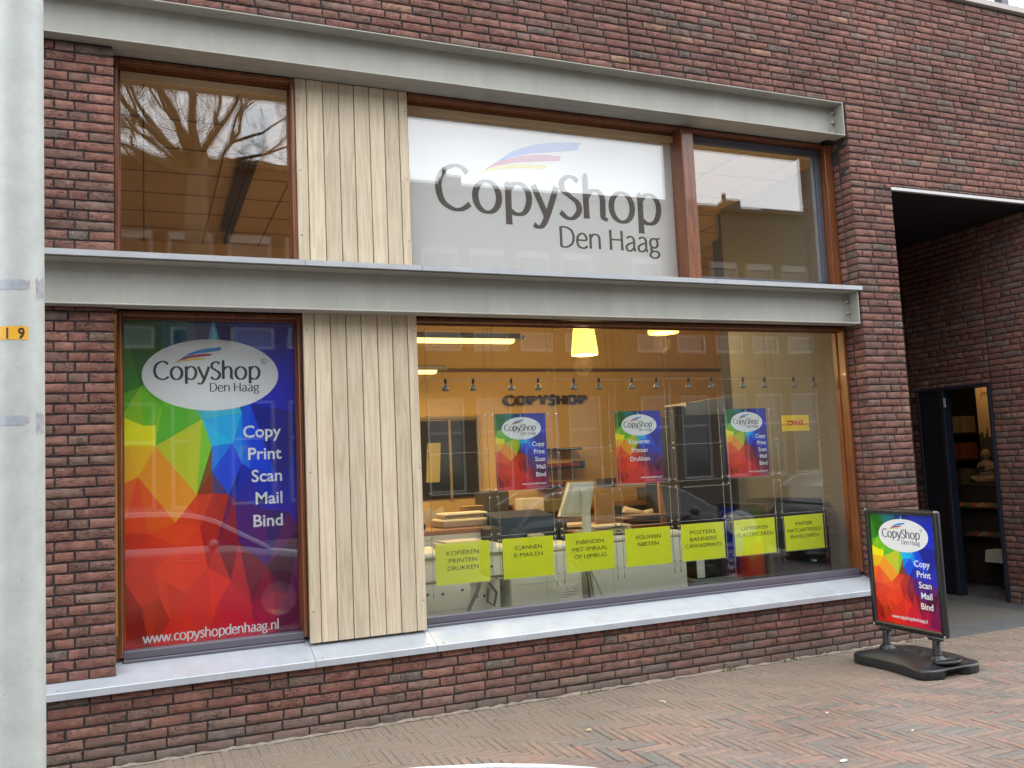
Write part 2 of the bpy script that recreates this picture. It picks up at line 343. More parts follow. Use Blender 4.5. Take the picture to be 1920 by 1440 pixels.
def print_mat(name='printed_sheet', rough=.35):
    m = bpy.data.materials.new(name); m.use_nodes = True; t = m.node_tree; b = t.nodes['Principled BSDF']
    a = t.nodes.new('ShaderNodeAttribute'); a.attribute_name = 'print'; t.links.new(a.outputs['Color'], b.inputs['Base Color']); b.inputs['Roughness'].default_value = rough
    return m
M_PRINT = print_mat()
M_WHITEINK = mat('white_ink', (.80,.83,.86), .4); M_DARKINK = mat('dark_ink', (.030,.040,.055), .45)
M_CYAN = mat('blue_ink', (.02,.26,.66), .4); M_MAG = mat('crimson_ink', (.40,.012,.09), .4); M_YEL = mat('yellow_ink', (.72,.58,.05), .4)
M_SIGNY = mat('yellow_green_card', (.72,.78,.014), .5, var=.05, vscale=6); M_BLACKINK = mat('black_ink', (.02,.02,.01), .5)

# ------------------------------------------------------------------ brick walls
CH = .0616
def bricks(mb, O, U, N_, spans, z0, z1, seed, hp=.22, gap=.011, m=0, depth=.016, relief=.0022):
    """real bricks laid course by course; spans(z) -> [(u0,u1)...]"""
    O, U, N_ = Vector(O), Vector(U), Vector(N_)
    k0 = math.ceil((z0-.001)/CH); k = k0-1
    while True:
        zb = k*CH+gap*.5; zt = (k+1)*CH-gap*.5; k += 1
        if zb > z1-.012: break
        zbb, ztt = max(zb, z0+.002), min(zt, z1-.002)
        if ztt-zbb < .012: continue
        rnd = random.Random(seed*1000+k)
        sp = spans((zb+zt)/2)
        if not sp: continue
        lo = min(s[0] for s in sp); hi = max(s[1] for s in sp)
        u = lo-rnd.random()*.22 if hp < .45 else lo-(.0 if k % 2 else .11)
        alt = 0
        while u < hi:
            if hp >= .45: L_ = .21 if alt % 2 == k % 2 else .1
            else: L_ = .1 if rnd.random() < hp else .21
            alt += 1
            for a, b in sp:
                ua, ub = max(u, a), min(u+L_, b)
                if ua-a < .056: ua = a
                if b-ub < .056: ub = b
                if ub-ua < .042 or u+L_ < a+.042 or u > b-.042: continue
                one_brick(mb, O, U, N_, ua, ub, zbb, ztt, rnd, m, depth, relief)
            u += L_+gap
def one_brick(mb, O, U, N_, ua, ub, za, zb, rnd, m, depth, relief):
    n = max(2, int((ub-ua)/.034)); e = .0035
    us = [ua, ua+e]+[ua+(ub-ua)*i/n for i in range(1, n)]+[ub-e, ub]; vs = [za, za+e, (za+zb)/2, zb-e, zb]
    b = len(mb.v); base = rnd.uniform(-.0018, .0018); tl = rnd.uniform(-.012, .012); tz = rnd.uniform(-.02, .02)
    nu, nv = len(us), len(vs)
    for j, v in enumerate(vs):
        for i, u in enumerate(us):
            bd = i in (0, nu-1) or j in (0, nv-1)
            d = base+tl*(u-(ua+ub)/2)+tz*(v-(za+zb)/2)+rnd.uniform(-relief, relief)*(.35 if not bd else .5)-(.003 if bd else 0)
            ju = rnd.uniform(-.0022, .0022) if bd else 0; jv = rnd.uniform(-.0022, .0022) if bd else 0
            p = O+U*(u+ju)+N_*d; mb.v.append((p.x, p.y, p.z+v+jv))
    for j in range(nv-1):
        for i in range(nu-1): mb.face((b+j*nu+i, b+j*nu+i+1, b+(j+1)*nu+i+1, b+(j+1)*nu+i), m, True)
    ring = [i for i in range(nu)]+[nu*(j+1)-1 for j in range(1, nv)]+[nu*(nv-1)+i for i in range(nu-2, -1, -1)]+[nu*j for j in range(nv-2, 0, -1)]
    b2 = len(mb.v)
    for r in ring:
        x, y, z = mb.v[b+r]; mb.v.append((x-N_.x*depth, y-N_.y*depth, z-N_.z*depth))
    for q in range(len(ring)):
        q2 = (q+1) % len(ring); mb.face((b+ring[q2], b+ring[q], b2+q, b2+q2), m, True)

XC, XP, XR = 5.663, 6.115, 8.02          # pier corner, pier right edge, passage right wall
ZL0, ZL1, ZLIP, ZU0, ZU1 = 2.676, 2.962, 2.998, 4.323, 4.623
ZLINT, DOOR0, DOOR1, ZDOOR, YB = 3.885, .73, 1.67, 2.24, 1.75
XW0, XW1 = -3.2, 10.5
shop = empty('shop_building', (2.5, 0, 0), 'dark red brick shop front with two grey steel beams and a passage at its right', 'building')
W = MB()
def sp_front(z):
    if z < .41: return [(XW0, XP)]
    if z < ZLINT+.02: return [(XC, XP), (XR, XW1)]
    if z < ZU1: return [(XC, XW1)]
    return [(XW0, 3.505), (3.517, XW1)]
bricks(W, (0,0,0), (1,0,0), (0,-1,0), sp_front, 0, .418, 1, .13)
bricks(W, (0,0,0), (1,0,0), (0,-1,0), lambda z: [(XC, XP)], .42, ZLINT+.004, 2, .3)
bricks(W, (0,0,0), (1,0,0), (0,-1,0), lambda z: [(XR, XW1)], .0, ZLINT+.004, 3, .25)
bricks(W, (0,0,0), (1,0,0), (0,-1,0), lambda z: [(XC, XW1)] if z > ZLINT+.06 else [(XC, XP)], ZLINT+.006, ZU1-.006, 4, .18)
bricks(W, (0,0,0), (1,0,0), (0,-1,0), lambda z: [(XP+.001, XW1)], ZLINT+.036, ZLINT+.0595, 44, .18)
bricks(W, (0,0,0), (1,0,0), (0,-1,0), sp_front, ZU1+.008, 5.806, 5, .14)
bricks(W, (0,0,0), (1,0,0), (0,-1,0), lambda z: [(XW0, 3.505), (3.517, 5.2)], 5.80, 6.8, 6, .14)
for x0, x1 in ((-.62, -.165), (-3.2, -2.2)):
    for za, zb in ((.497, 2.672), (3.0, 4.32)):
        for k in range(int(za/CH), int(zb/CH)+1):
            a, b = max(k*CH+.0055, za), min((k+1)*CH-.0055, zb)
            if b-a < .015: continue
            rn = random.Random(k*7+3); u = x1
            seq = ([.21, .1, .10] if k % 2 else [.135, .1, .21]) if rn.random() < .82 else rn.choice([[.095, .21, .1], [.21, .15, .1], [.16, .21, .1]])
            for l_ in seq:
                v0 = max(u-l_, x0)
                if u-v0 > .03: one_brick(W, Vector((0,.07,0)), Vector((1,0,0)), Vector((0,-1,0)), v0, u, a, b, rn, 0, .016, .0022)
                u = v0-.011
# returns: pier reveal, pier passage side, passage walls
bricks(W, (XC,0,0), (0,-1,0), (-1,0,0), lambda z: [(-.235, -.017)], .5, 4.33, 9, .5)
bricks(W, (XP,0,0), (0,1,0), (1,0,0), lambda z: [(.017, YB-.004)], 0, ZLINT, 10, .25)
bricks(W, (0,YB,0), (1,0,0), (0,-1,0), lambda z: [(XP+.02, XR-.004)], 0, ZLINT, 11, .25)
bricks(W, (XR,0,0), (0,-1,0), (-1,0,0), lambda z: ([(-DOOR0+.01, -.017)] + ([(-YB+.004, -DOOR1)] if z < ZDOOR else [(-YB+.004, -DOOR0-.002)])), 0, ZLINT, 12, .25)
# backing masonry (mortar colour shows in the joints)
o_ = .0075
W.box((XW0, o_, -.3), (XC-.02, .215, .405), 1); W.box((XC+o_, o_, -.3), (XP-o_, YB+.3, ZLINT+.029), 1)
W.box((XR+o_, o_, -.3), (XW1, .25, ZLINT), 1)
W.box((XC+.001, o_, ZLINT+.03), (XW1, .25, ZU1-.002), 1); W.box((XW0, o_, ZU1), (3.5085, .3, 6.8), 1); W.box((3.5135, o_, ZU1), (XW1, .3, 5.80), 1); W.box((3.5135, o_, 5.802), (5.2, .3, 6.8), 1)
W.box((3.508, .06, ZU1), (3.514, .29, 6.8), 2)
for x0, x1 in ((-.62, -.165), (-3.2, -2.2)):
    W.box((x0+o_, .07+o_, .49), (x1-o_, .26, 2.673), 1); W.box((x0+o_, .125, 2.674), (x1-o_, .26, 2.96), 1); W.box((x0+o_, .07+o_, 2.97), (x1-o_, .26, 4.321), 1)
W.box((XP, YB+o_, -.3), (XR+.25, YB+.25, ZLINT), 1)
W.box((XR+o_, .252, -.3), (XR+.12, DOOR0+.002, ZLINT), 1); W.box((XR+o_, DOOR1-.002, -.3), (XR+.12, YB+.2, ZLINT), 1); W.box((XR+o_, DOOR0+.003, ZDOOR+.01), (XR+.12, DOOR1-.003, ZLINT), 1)
W.build('brick_wall', [M_BRICK, M_MORTAR, M_DARK], shop)
# pale mortar smear at the foot of the wall
rnd = random.Random(4); mb = MB(); x = XW0; pts = []
while x < XP:
    pts.append((x, rnd.uniform(.004, .018), rnd.uniform(.010, .030))); x += rnd.uniform(.03, .07)
for (a, b, c), (a2, b2, c2) in zip(pts, pts[1:]):
    mb.add([(a, -c, .002), (a2, -c2, .002), (a2, -.001, b2), (a, -.001, b), (a, .006, b), (a2, .006, b2)], [(0,1,2,3), (3,2,5,4)])
mb.build('mortar_fillet', M_MORTAR_PALE, shop)
# upper coping and first-floor windows above it (top right corner)
mb = MB(); mb.box((5.2, -.035, 5.812), (XW1, .3, 5.862)); mb.build('coping', mat('coping_stone', (.42,.39,.36), .7, var=.1, vscale=4), shop)
mb = MB()
for x in (5.25, 6.55, 7.93, 9.3): mb.box((x, .12, 5.863), (x+.09, .2, 6.9))
mb.box((5.2, .12, 6.9), (XW1, .2, 7.0)); wf = mb.build('upper_window', M_SASH, shop)
mb = MB(); mb.add([(5.25, .16, 5.863), (10.3, .16, 5.863), (10.3, .16, 6.9), (5.25, .16, 6.9)], [(0,1,2,3)]); mb.build('pane', M_GLASS, wf)
mb = MB(); mb.box((5.2, .5, 5.6), (XW1, .6, 7.0)); mb.box((XW0, .3, 6.9), (XW1, 6, 7.0))
mb.build('upper_blind', mat('blind', (.7,.72,.74), .8), wf)
# passage lining: black soffit, white edge trim, grey slab floor
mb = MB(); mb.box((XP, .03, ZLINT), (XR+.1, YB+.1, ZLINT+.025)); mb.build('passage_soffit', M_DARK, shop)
mb = MB(); mb.box((XP-.004, -.006, ZLINT+.002), (XW1, .028, ZLINT+.028)); mb.build('lintel_trim', mat('white_trim', (.55,.55,.55), .5), shop)

# ------------------------------------------------------------------ steel beams
def channel(z0, z1, ydeep, name):
    yf, yw, th = -.015, .098, .011; xe = 5.622
    mb = MB()
    mb.bbox((XW0, yf, z1-th), (xe, yw, z1), .003); mb.bbox((XW0, yf, z0), (xe, yw, z0+th), .003)
    mb.box((XW0, yw+.001, z0+.001), (xe-.004, yw+.011, z1-.001)); mb.box((XW0, yw+.012, z0+.002), (xe-.1, ydeep, z0+th-.001))
    mb.bbox((xe-.011, yf-.002, z0-.002), (xe, yw+.02, z1+.002), .003)
    mb.box((xe-.062, yw-.006, z0+th+.002), (xe-.012, yw-.0005, z1-th-.002))
    b = mb.build(name, M_BEAM, shop)
    for f in ((.22, .5, .8) if z0 > 4 else (.28, .62)):
        z = z1-(z1-z0)*f; k = MB()
        k.lathe([(0, -.026), (.011, -.026), (.011, -.012), (.016, -.012), (.016, 0)], (xe-.036, yw-.006, z), 6, ax=(0,1,0))
        k.build('bolt', M_STEEL, b)
    return b
channel(ZL0, ZL1, .125, 'steel_beam'); channel(ZU0, ZU1, .205, 'steel_beam')
lip = MB(); xs = [XW0, -1.6, P(572,495,-.045).x, P(792,508,-.045).x, P(1343,532,-.045).x, P(1579,537,-.045).x, P(1617,538,-.045).x]
for a, b in zip(xs, xs[1:]):
    a += .0015; b -= .0015
    lip.add([(a,-.045,ZL1+.001),(b,-.045,ZL1+.001),(b,-.045,ZLIP),(a,-.045,ZLIP),(a,.17,ZLIP+.022),(b,.17,ZLIP+.022),(a,.17,ZL1+.001),(b,.17,ZL1+.001)],
            [(0,1,2,3),(3,2,5,4),(0,3,4,6),(1,7,5,2),(4,5,7,6),(0,6,7,1)])
lip.build('beam_flashing', M_LIP, shop)
# lower sill, segments
sx = [XW0, -1.2, P(592,1240,-.04).x, P(820,1208,-.04).x, P(1383,1138,-.04).x, XC+.003]
for a, b in zip(sx, sx[1:]):
    mb = MB(); a += .0015; b -= .0015
    mb.prism([(.262,.421),(.262,.552),(.205,.536),(-.037,.4625),(-.04,.459),(-.04,.421),(-.034,.421),(-.034,.43),(.0,.435),(.02,.421)], (a,0,0), (0,1,0), (0,0,1), (b-a,0,0))
    s_ = mb.build('window_sill', M_SILL, shop)
    n = max(1, int((b-a)/.55))
    for i in range(n+1):
        x = a+.05+(b-a-.1)*i/n
        if x > -.7: k = MB(); k.lathe([(0,.0035),(.006,.0025),(.008,0)], (x, -.012, .470), 10); k.build('sill_screw', M_STEEL, s_)

# ------------------------------------------------------------------ wood cladding
def cladding(pxs, pyr, y, z0, z1):
    mb = MB(); xs = [P(p, pyr, y).x for p in pxs]; rnd = random.Random(int(z0*10))
    for i, (a, b) in enumerate(zip(xs, xs[1:])):
        d = rnd.uniform(-.0015, .0015); mb.bbox((a+.0025, y+d, z0), (b-.0025, y+.024, z1), .0035)
    mb.box((xs[0]+.003, y+.014, z0+.004), (xs[-1]-.003, y+.06, z1-.004), 1)
    c = mb.build('wood_cladding', [M_CLAD, mat('cladding_back', (.10,.075,.05), .9)], shop)
    for x in (xs[0]+.025, xs[-1]-.02):
        for z in (z1-.15, (z0+z1)/2, z0+.2): k = MB(); k.lathe([(0,-.003),(.004,-.002),(.004,0)], (x, y, z), 8, ax=(0,1,0)); k.build('screw_head', M_DARK, c)
    return xs
UX = cladding([560,582,613,643,672,701,729,757,774], 492, .195, 3.024, 4.32)
LX = cladding([567.5,589,619,648,677,707,735,763,781.5], 600, .13, P(577,1208,.13).z, 2.72)

# ------------------------------------------------------------------ windows
def window(x0, x1, z0, z1, fw=.035, fr=None, pane=True, head=.03, botal=False, mull=None, sash=None):
    """timber frame around opening x0..x1, z0..z1 (glass line at y .225)"""
    y0, y1 = .200, .345; fr = fw if fr is None else fr
    mb = MB()
    mb.bbox((x0-fw, y0, z0-.03), (x0, y1, z1+head), .005); mb.bbox((x1, y0, z0-.03), (x1+fr, y1, z1+head), .005)
    mb.bbox((x0+.0005, y0+.002, z1), (x1-.0005, y1-.002, z1+head), .004)
    if not botal: mb.bbox((x0+.0005, y0+.03, z0-.03), (x1-.0005, y1-.002, z0), .004)
    # glazing bead
    for a, b, c, d in ((x0, x0+.012, z0+.012, z1-.012), (x1-.012, x1, z0+.012, z1-.012)): mb.box((a+.0005, .285, c), (b-.0005, .309, d))
    mb.box((x0+.0005, .285, z1-.0115), (x1-.0005, .309, z1-.0005))
    if mull: mb.bbox((mull[0], y0-.035, z0-.03), (mull[1], y1+.002, z1+.001), .006)
    f = mb.build('window', M_TIMBER, shop)
    if botal:
        k = MB(); k.bbox((x0+.001, .215, z0-.045), (x1-.001, .30, z0+.002), .003); k.bbox((x0+.001, .196, z0-.062), (x1-.001, .26, z0-.046), .003)
        k.build('bottom_rail', mat('anodised_rail', (.16,.155,.19), .35, metal=.5), f)
    g = MB()
    xs = [(x0, x1)] if not mull else [(x0, mull[0]), (mull[1], x1)]
    for a, b in xs:
        for yy, t in ((.312, 0.0), (.330, .0022)):
            g.add([(a, yy, z0), (b, yy+t*.7, z0), (b, yy+t*.5, z1), (a, yy+t, z1)], [(0,1,2,3)])
    if pane: g.build('pane', M_GLASS, f)
    return f
# four glazed openings of the bay plus the bay left of the brick pier
WU1 = window(P(222,300,.2).x, P(543,300,.31).x, 3.04, 4.288, .026)
WL1 = window(P(229,900,.2).x, P(560,900,.31).x, .60, 2.652, .026, botal=True)
XM0, XM1 = P(1284,400,.19).x, P(1309,400,.165).x
WU2 = window(UX[-1]+.002, P(1541,400,.29).x-.001, 3.04, 4.288, .02, fr=XC-P(1541,400,.29).x-.002, mull=(XM0, XM1))
WL2 = window(LX[-1]+.004, P(1581,850,.31).x, .60, 2.652, .02, fr=XC-P(1581,850,.31).x-.002, botal=True)
WL3 = window(-2.16, -.66, .60, 2.632, .033, botal=True)
WU3 = window(-2.16, -.66, 3.04, 4.243, .033)
# dark head board behind the lower beam
mb = MB(); mb.box((XW0, .125, 2.70), (XC-.002, .198, 2.95)); mb.box((XW0, .202, 2.69), (XC-.002, .39, 3.0)); mb.box((XW0, .206, 4.33), (XC-.002, .39, 4.6)); mb.box((XW0,.27,.3),(XC,.35,.545))
mb.build('head_board', M_DARK, shop)
mb = MB(); mb.box((UX[0]+.01,.262,.5),(UX[-1]-.01,.36,2.69)); mb.box((UX[0]+.01,.262,3.03),(UX[-1]-.01,.36,4.33)); mb.box((-.62,.262,.5),(-.19,.36,4.32)); mb.build('inner_wall', mat('inner_plaster', (.42,.30,.16), .9), shop)
# grey opening sash of the upper right window
a, b = XM1+.002, P(1541,400,.29).x-.002
mb = MB(); y0, y1 = .268, .308
mb.bbox((a, y0, 3.043), (b, y1, 3.092), .004); mb.bbox((a, y0, 4.225), (b, y1, 4.286), .004); mb.bbox((b-.055, y0-.001, 3.0925), (b, y1, 4.2245), .004)
mb.box((b-.075, .288, 3.0925), (b-.056, .309, 4.2245), 1)
sa = mb.build('opening_sash', [M_SASH, mat('sash_edge', (.3,.32,.34), .3, metal=.5)], WU2)

# ------------------------------------------------------------------ interior shell
M_ORANGE = mat('ochre_wall_paint', (.70,.48,.18), .8, var=.04, vscale=3); M_GREYW = mat('grey_wall_paint', (.19,.195,.18), .8, var=.03, vscale=3)
YI = 4.5; ZC = 4.22; XI0 = -3.2
mb = MB(); mb.box((XI0, YI, -.05), (7.65, YI+.1, ZC+.3)); mb.box((XI0-.1, .3, -.05), (XI0, YI, ZC+.3)); mb.box((7.65, 2.1, -.05), (7.75, YI, ZC+.3)); 
mb.build('ochre_wall', M_ORANGE, shop)
mb = MB(); mb.box((XC+.006, .30, -.05), (XC+.10, 1.88, ZC+.3)); mb.box((XC+.101, 2.05, -.05), (7.65, 2.1, ZC+.3)); mb.build('side_wall', M_GREYW, shop)
mb = MB(); mb.box((XI0, .3, ZC), (7.65, YI, ZC+.05))
ce = mb.build('ceiling', mat('ceiling_panel', (.50,.37,.21), .85, var=.04, vscale=2), shop)
mb = MB()
for x in [i*.6-3 for i in range(18)]: mb.box((x, .35, ZC-.004), (x+.012, YI, ZC-.001))
for y in [.9+i*.6 for i in range(6)]: mb.box((XI0, y, ZC-.008), (7.65, y+.010, ZC-.005))
mb.build('panel_joint', mat('joint_brown', (.16,.11,.06), .9), ce)  # panel joints drawn as thin strips in an even darker brown
mb = MB()
for q0, q1 in (((453,308),(419,428)), ((473,308),(424,453))):
    A = PZ(*q0, ZC-.01); B = PZ(*q1, ZC-.01); d = (B-A).normalized()*1; A = A-d*1.2; n = Vector((-d.y, d.x, 0))*.03
    mb.obox(A-n, B-A, n*2, (0,0,-.03))
mb.build('slot_vent', M_DARK, ce)
mb = MB(); mb.box((XI0, .2, -.12), (7.65, YI, .02)); mb.build('interior_floor', mat('grey_lino', (.12,.115,.10), .5, var=.1), shop)
mb = MB(); mb.box((XI0-.1,.3,6.7),(XW1,8,6.8)); mb.box((XI0-.1,.3,4.55),(XW1,YI+.1,4.6)); mb.build('floor_slab', mat('slab', (.3,.3,.3), .9), shop)
# conduit along the back wall
mb = MB(); z = P(1000,694,YI-.04).z; mb.cyl((XI0, YI-.035, z), (7.65, YI-.035, z), .022, 10); mb.build('wall_pipe', mat('pipe_grey', (.17,.12,.07), .6), shop)
# ------------------------------------------------------------------ pavement: clinkers in herringbone, a soldier course along the wall
L_, W_ = .25, .05
def paver(mb, x0, y0, x1, y1, rnd):
    g = .0022; x0 += g; y0 += g; x1 -= g; y1 -= g; e = .004
    z = rnd.uniform(-.0022, .0022); sx, sy = rnd.uniform(-.012, .012), rnd.uniform(-.012, .012)
    if rnd.random() < .02: z -= rnd.uniform(.001, .003)
    cx, cy = (x0+x1)/2, (y0+y1)/2
    def pt(x, y, d): return (x+rnd.uniform(-.0012, .0012), y+rnd.uniform(-.0012, .0012), z+sx*(x-cx)+sy*(y-cy)-d)
    A = [pt(x0+e, y0+e, 0), pt(x1-e, y0+e, 0), pt(x1-e, y1-e, 0), pt(x0+e, y1-e, 0)]
    B = [pt(x0, y0, .004), pt(x1, y0, .004), pt(x1, y1, .004), pt(x0, y1, .004)]
    C_ = [(a, b, -.03) for a, b, c in B]
    mb.add(A+B+C_, [(0,1,2,3), (4,5,1,0), (5,6,2,1), (6,7,3,2), (7,4,0,3), (8,9,5,4), (9,10,6,5), (10,11,7,6), (11,8,4,7)])
pv = MB(); rnd = random.Random(11)
Y0P, Y1P, X0P, X1P = -3.05, -.225, -2.2, 9.6
for k in range(-120, 260):
    for j in range(-40, 60):
        x = (k+10*j)*W_; y = k*W_
        for (a, b, c, d) in ((x, y, x+L_, y+W_), (x+5*W_, y-4*W_, x+6*W_, y+W_)):
            # mirror so that the teeth fall to the right, towards the street
            bx0, bx1, by0, by1 = a, c, -d-.2, -b-.2
            cx0, cx1, cy0, cy1 = max(bx0, X0P), min(bx1, X1P), max(by0, Y0P), min(by1, Y1P)
            if cx1-cx0 < .02 or cy1-cy0 < .02: continue
            paver(pv, cx0, cy0, cx1, cy1, rnd)
x = X0P
while x < X1P:
    x1 = x+.052; paver(pv, x, -.222, x1, -.016 if x < XP else (-.105), rnd); x = x1
o = pv.build('pavement', [M_PAVER]); o['kind'] = 'structure'
mb = MB(); ys_ = [-3.1,-1.7,-1.2,-.9,-.6,-.3,0]; zs_ = [-.011,-.010,-.0075,-.0055,-.0048,-.0045,-.0045]
mb.add([(x, y, z) for y, z in zip(ys_, zs_) for x in (-30, 40)], [(2*i, 2*i+1, 2*i+3, 2*i+2) for i in range(6)])
o = mb.build('pavement_bed', M_SAND); o['kind'] = 'structure'
# simple clinker paving further away, outside the picture
M_FARP = mat('far_clinker', (.20,.135,.105), .9, var=.35, vscale=20, bump=.4, bscale=60)
mb = MB()
for a, b in ((-30, X0P), (X1P, 40)): mb.add([(a,-3.05,.0),(b,-3.05,.0),(b,.0,.0),(a,.0,.0)], [(0,1,2,3)])
mb.add([(-30,-16.2,.0),(40,-16.2,.0),(40,-12.4,.0),(-30,-12.4,.0)], [(0,1,2,3)])
o = mb.build('far_pavement', M_FARP); o['kind'] = 'structure'
mb = MB()
for i in range(70):
    mb.bbox((-30+i+.002, -3.2, -.14), (-29+i-.002, -3.053, .004), .01); mb.bbox((-30+i+.002, -12.4, -.14), (-29+i-.002, -12.25, .004), .01)
o = mb.build('kerb', mat('kerb_stone', (.33,.32,.30), .85, var=.15, vscale=6)); o['kind'] = 'structure'
mb = MB(); mb.add([(-30,-12.25,-.12),(40,-12.25,-.12),(40,-3.2,-.12),(-30,-3.2,-.12)], [(0,1,2,3)])
o = mb.build('road', mat('road_clinker', (.12,.10,.09), .9, var=.25, vscale=12, bump=.4, bscale=50)); o['kind'] = 'structure'
mb = MB(); mb.add([(-250,-250,-.16),(250,-250,-.16),(250,250,-.16),(-250,250,-.16)], [(0,1,2,3)])
o = mb.build('ground', mat('ground_earth', (.12,.10,.08), .95)); o['kind'] = 'structure'
# grey slab floor of the passage with its mat
M_SLAB = mat('grey_stone_slab', (.105,.11,.112), .55, var=.22, vscale=7, bump=.1, bscale=80)
mb = MB()
xs = [XP, 6.75, 7.40, XR+.1]; ys = [-.10, .62, 1.2, YB]
for i in range(3):
    for j in range(3): mb.bbox((xs[i]+.002, ys[j]+.002, -.03), (xs[i+1]-.002, ys[j+1]-.002, .006), .002)
mb.bbox((XR+.102, DOOR0, -.03), (XR+1.0, DOOR1, .006), .002)
o = mb.build('passage_floor', M_SLAB); o['kind'] = 'structure'
def litter(name, px, py, mb, m, label, cat):
    c = PZ(px, py, .0); o = mb.build(name, m, origin=(0,0,0)); o.location = c; tag(o, label, cat); WO[o.name] = c; return o
mb = MB(); mb.tube([(0,0,.006),(.012,-.018,.007),(.020,-.042,.006)], .0042, 8); litter('cigarette_butt', 1237, 1316, mb, mat('cig_paper', (.72,.66,.52), .8), 'bent cigarette end lying on dusty paving below the big window', 'cigarette end')
def scrap(seed, r):
    rnd = random.Random(seed); mb = MB(); n = 9
    ring = [(r*math.cos(2*math.pi*i/n)*rnd.uniform(.5,1.2), r*.6*math.sin(2*math.pi*i/n)*rnd.uniform(.5,1.2), rnd.uniform(.003,.012)) for i in range(n)]
    mb.add([(0,0,.014)]+ring, [(0, i+1, (i+1) % n+1) for i in range(n)]); return mb
litter('dry_leaf', 1104, 1370, scrap(1,.028), mat('dry_leaf', (.42,.36,.22), .8), 'curled pale dry leaf on the paving left of the cigarette end', 'leaf')
litter('paper_scrap', 1582, 1428, scrap(2,.026), M_WHITEINK, 'torn white paper scrap at the bottom edge of the paving', 'paper scrap')
litter('paper_scrap', 1551, 1339, scrap(3,.014), M_WHITEINK, 'small round white paper scrap in front of the black sign base', 'paper scrap')
litter('paper_scrap', 1711, 1372, scrap(5,.010), M_WHITEINK, 'tiny white scrap on the paving right of the round one', 'paper scrap')
rnd = random.Random(77); mb = MB()
for i in range(420):
    x, y = rnd.uniform(0, 7.5), -.03-abs(rnd.gauss(0, 1.0)); r = rnd.uniform(.001, .0042)
    mb.add([(x-r,y-r*.7,.002),(x+r,y-r*.5,.002),(x+r*.6,y+r,.002),(x-r*.5,y+r*.8,.002),(x,y,.002+r)], [(0,1,4),(1,2,4),(2,3,4),(3,0,4)])
o = mb.build('grit', mat('grit', (.5,.45,.36), .9)); o['kind'] = 'stuff'; o['label'] = 'pale grit and crumbs scattered over the paving'; o['category'] = 'grit'

rnd = random.Random(5); mb = MB()
for cx_, n_ in ((4.05, 16), (4.62, 22), (2.9, 8), (1.7, 7), (5.9, 8)):
    for i in range(n_):
        x = cx_+rnd.gauss(0,.05); y = -.012-abs(rnd.gauss(0,.015)); a = rnd.uniform(0, 6.28); h = rnd.uniform(.008,.026); d = Vector((math.cos(a), math.sin(a), 0))*h*.8; q = Vector((-d.y, d.x, 0))*.25
        B0 = Vector((x, y, .001)); mb.add([B0-q, B0+q, B0+d*.6+q*.8+Vector((0,0,h*.8)), B0+d+Vector((0,0,h*.9)), B0+d*.6-q*.8+Vector((0,0,h*.8))], [(0,1,2,3,4)])
o = mb.build('moss', mat('moss_green', (.10,.13,.03), .8)); o['kind'] = 'stuff'; o['label'] = 'small tufts of moss and weed in the joint at the foot of the wall'; o['category'] = 'moss'

# ------------------------------------------------------------------ printed rainbow sheets
ANCH = [(0.04,0.96,20,95,20),(0.12,0.93,15,90,15),(0.27,0.97,10,110,110),(0.39,0.98,15,60,110),(0.57,0.98,10,20,110),(0.82,0.97,10,30,150),(0.96,0.92,10,40,170),(0.03,0.8,50,130,30),(0.09,0.74,95,165,25),(0.18,0.69,100,175,30),(0.29,0.68,80,165,40),(0.01,0.69,215,215,0),(0.1,0.66,225,220,0),(0.16,0.62,225,200,10),(0.35,0.65,100,180,50),(0.41,0.62,85,165,35),(0.41,0.57,120,190,40),(0.09,0.56,225,170,20),(0.29,0.56,220,170,30),(0.03,0.52,220,165,25),(0.5,0.72,70,190,180),(0.56,0.7,20,130,210),(0.53,0.65,0,180,235),(0.59,0.6,0,150,230),(0.65,0.68,10,80,200),(0.75,0.73,10,50,190),(0.91,0.75,10,30,180),(0.94,0.66,8,20,120),(0.74,0.56,5,60,200),(0.56,0.53,5,70,210),(0.71,0.51,10,50,190),(0.87,0.53,8,25,140),(0.62,0.47,5,20,120),(0.93,0.46,30,40,170),(0.47,0.51,110,40,20),(0.29,0.51,220,160,30),(0.03,0.46,225,100,20),(0.14,0.42,215,80,20),(0.03,0.39,200,60,25),(0.43,0.42,190,50,20),(0.64,0.43,60,15,110),(0.8,0.4,50,30,160),(0.92,0.38,30,30,170),(0.95,0.32,110,30,120),(0.73,0.33,80,25,110),(0.55,0.34,140,20,30),(0.61,0.27,110,20,40),(0.86,0.3,60,15,60),(0.08,0.26,200,50,20),(0.03,0.14,150,30,15),(0.14,0.14,200,60,25),(0.11,0.06,130,25,15),(0.28,0.25,215,60,25),(0.49,0.24,200,45,30),(0.49,0.18,210,45,30),(0.61,0.19,180,30,40),(0.79,0.25,80,15,40),(0.76,0.18,130,20,50),(0.88,0.16,100,15,60),(0.94,0.08,110,15,70),(0.64,0.13,180,30,50),(0.79,0.1,150,15,60),(0.91,0.01,110,10,60),(0.72,0.04,190,30,60),(0.48,0.09,190,40,40),(0.34,0.13,200,50,30),(0.57,0.02,190,20,50),(0.19,0.02,195,30,25),(0.03,0.04,190,25,25),(0.31,0.02,200,40,30),(.3,.38,214,66,24),(.3,.44,216,84,24),(.15,.55,228,175,22),(.22,.50,222,150,25),(.08,.50,222,140,22),(.2,.46,220,120,22)]
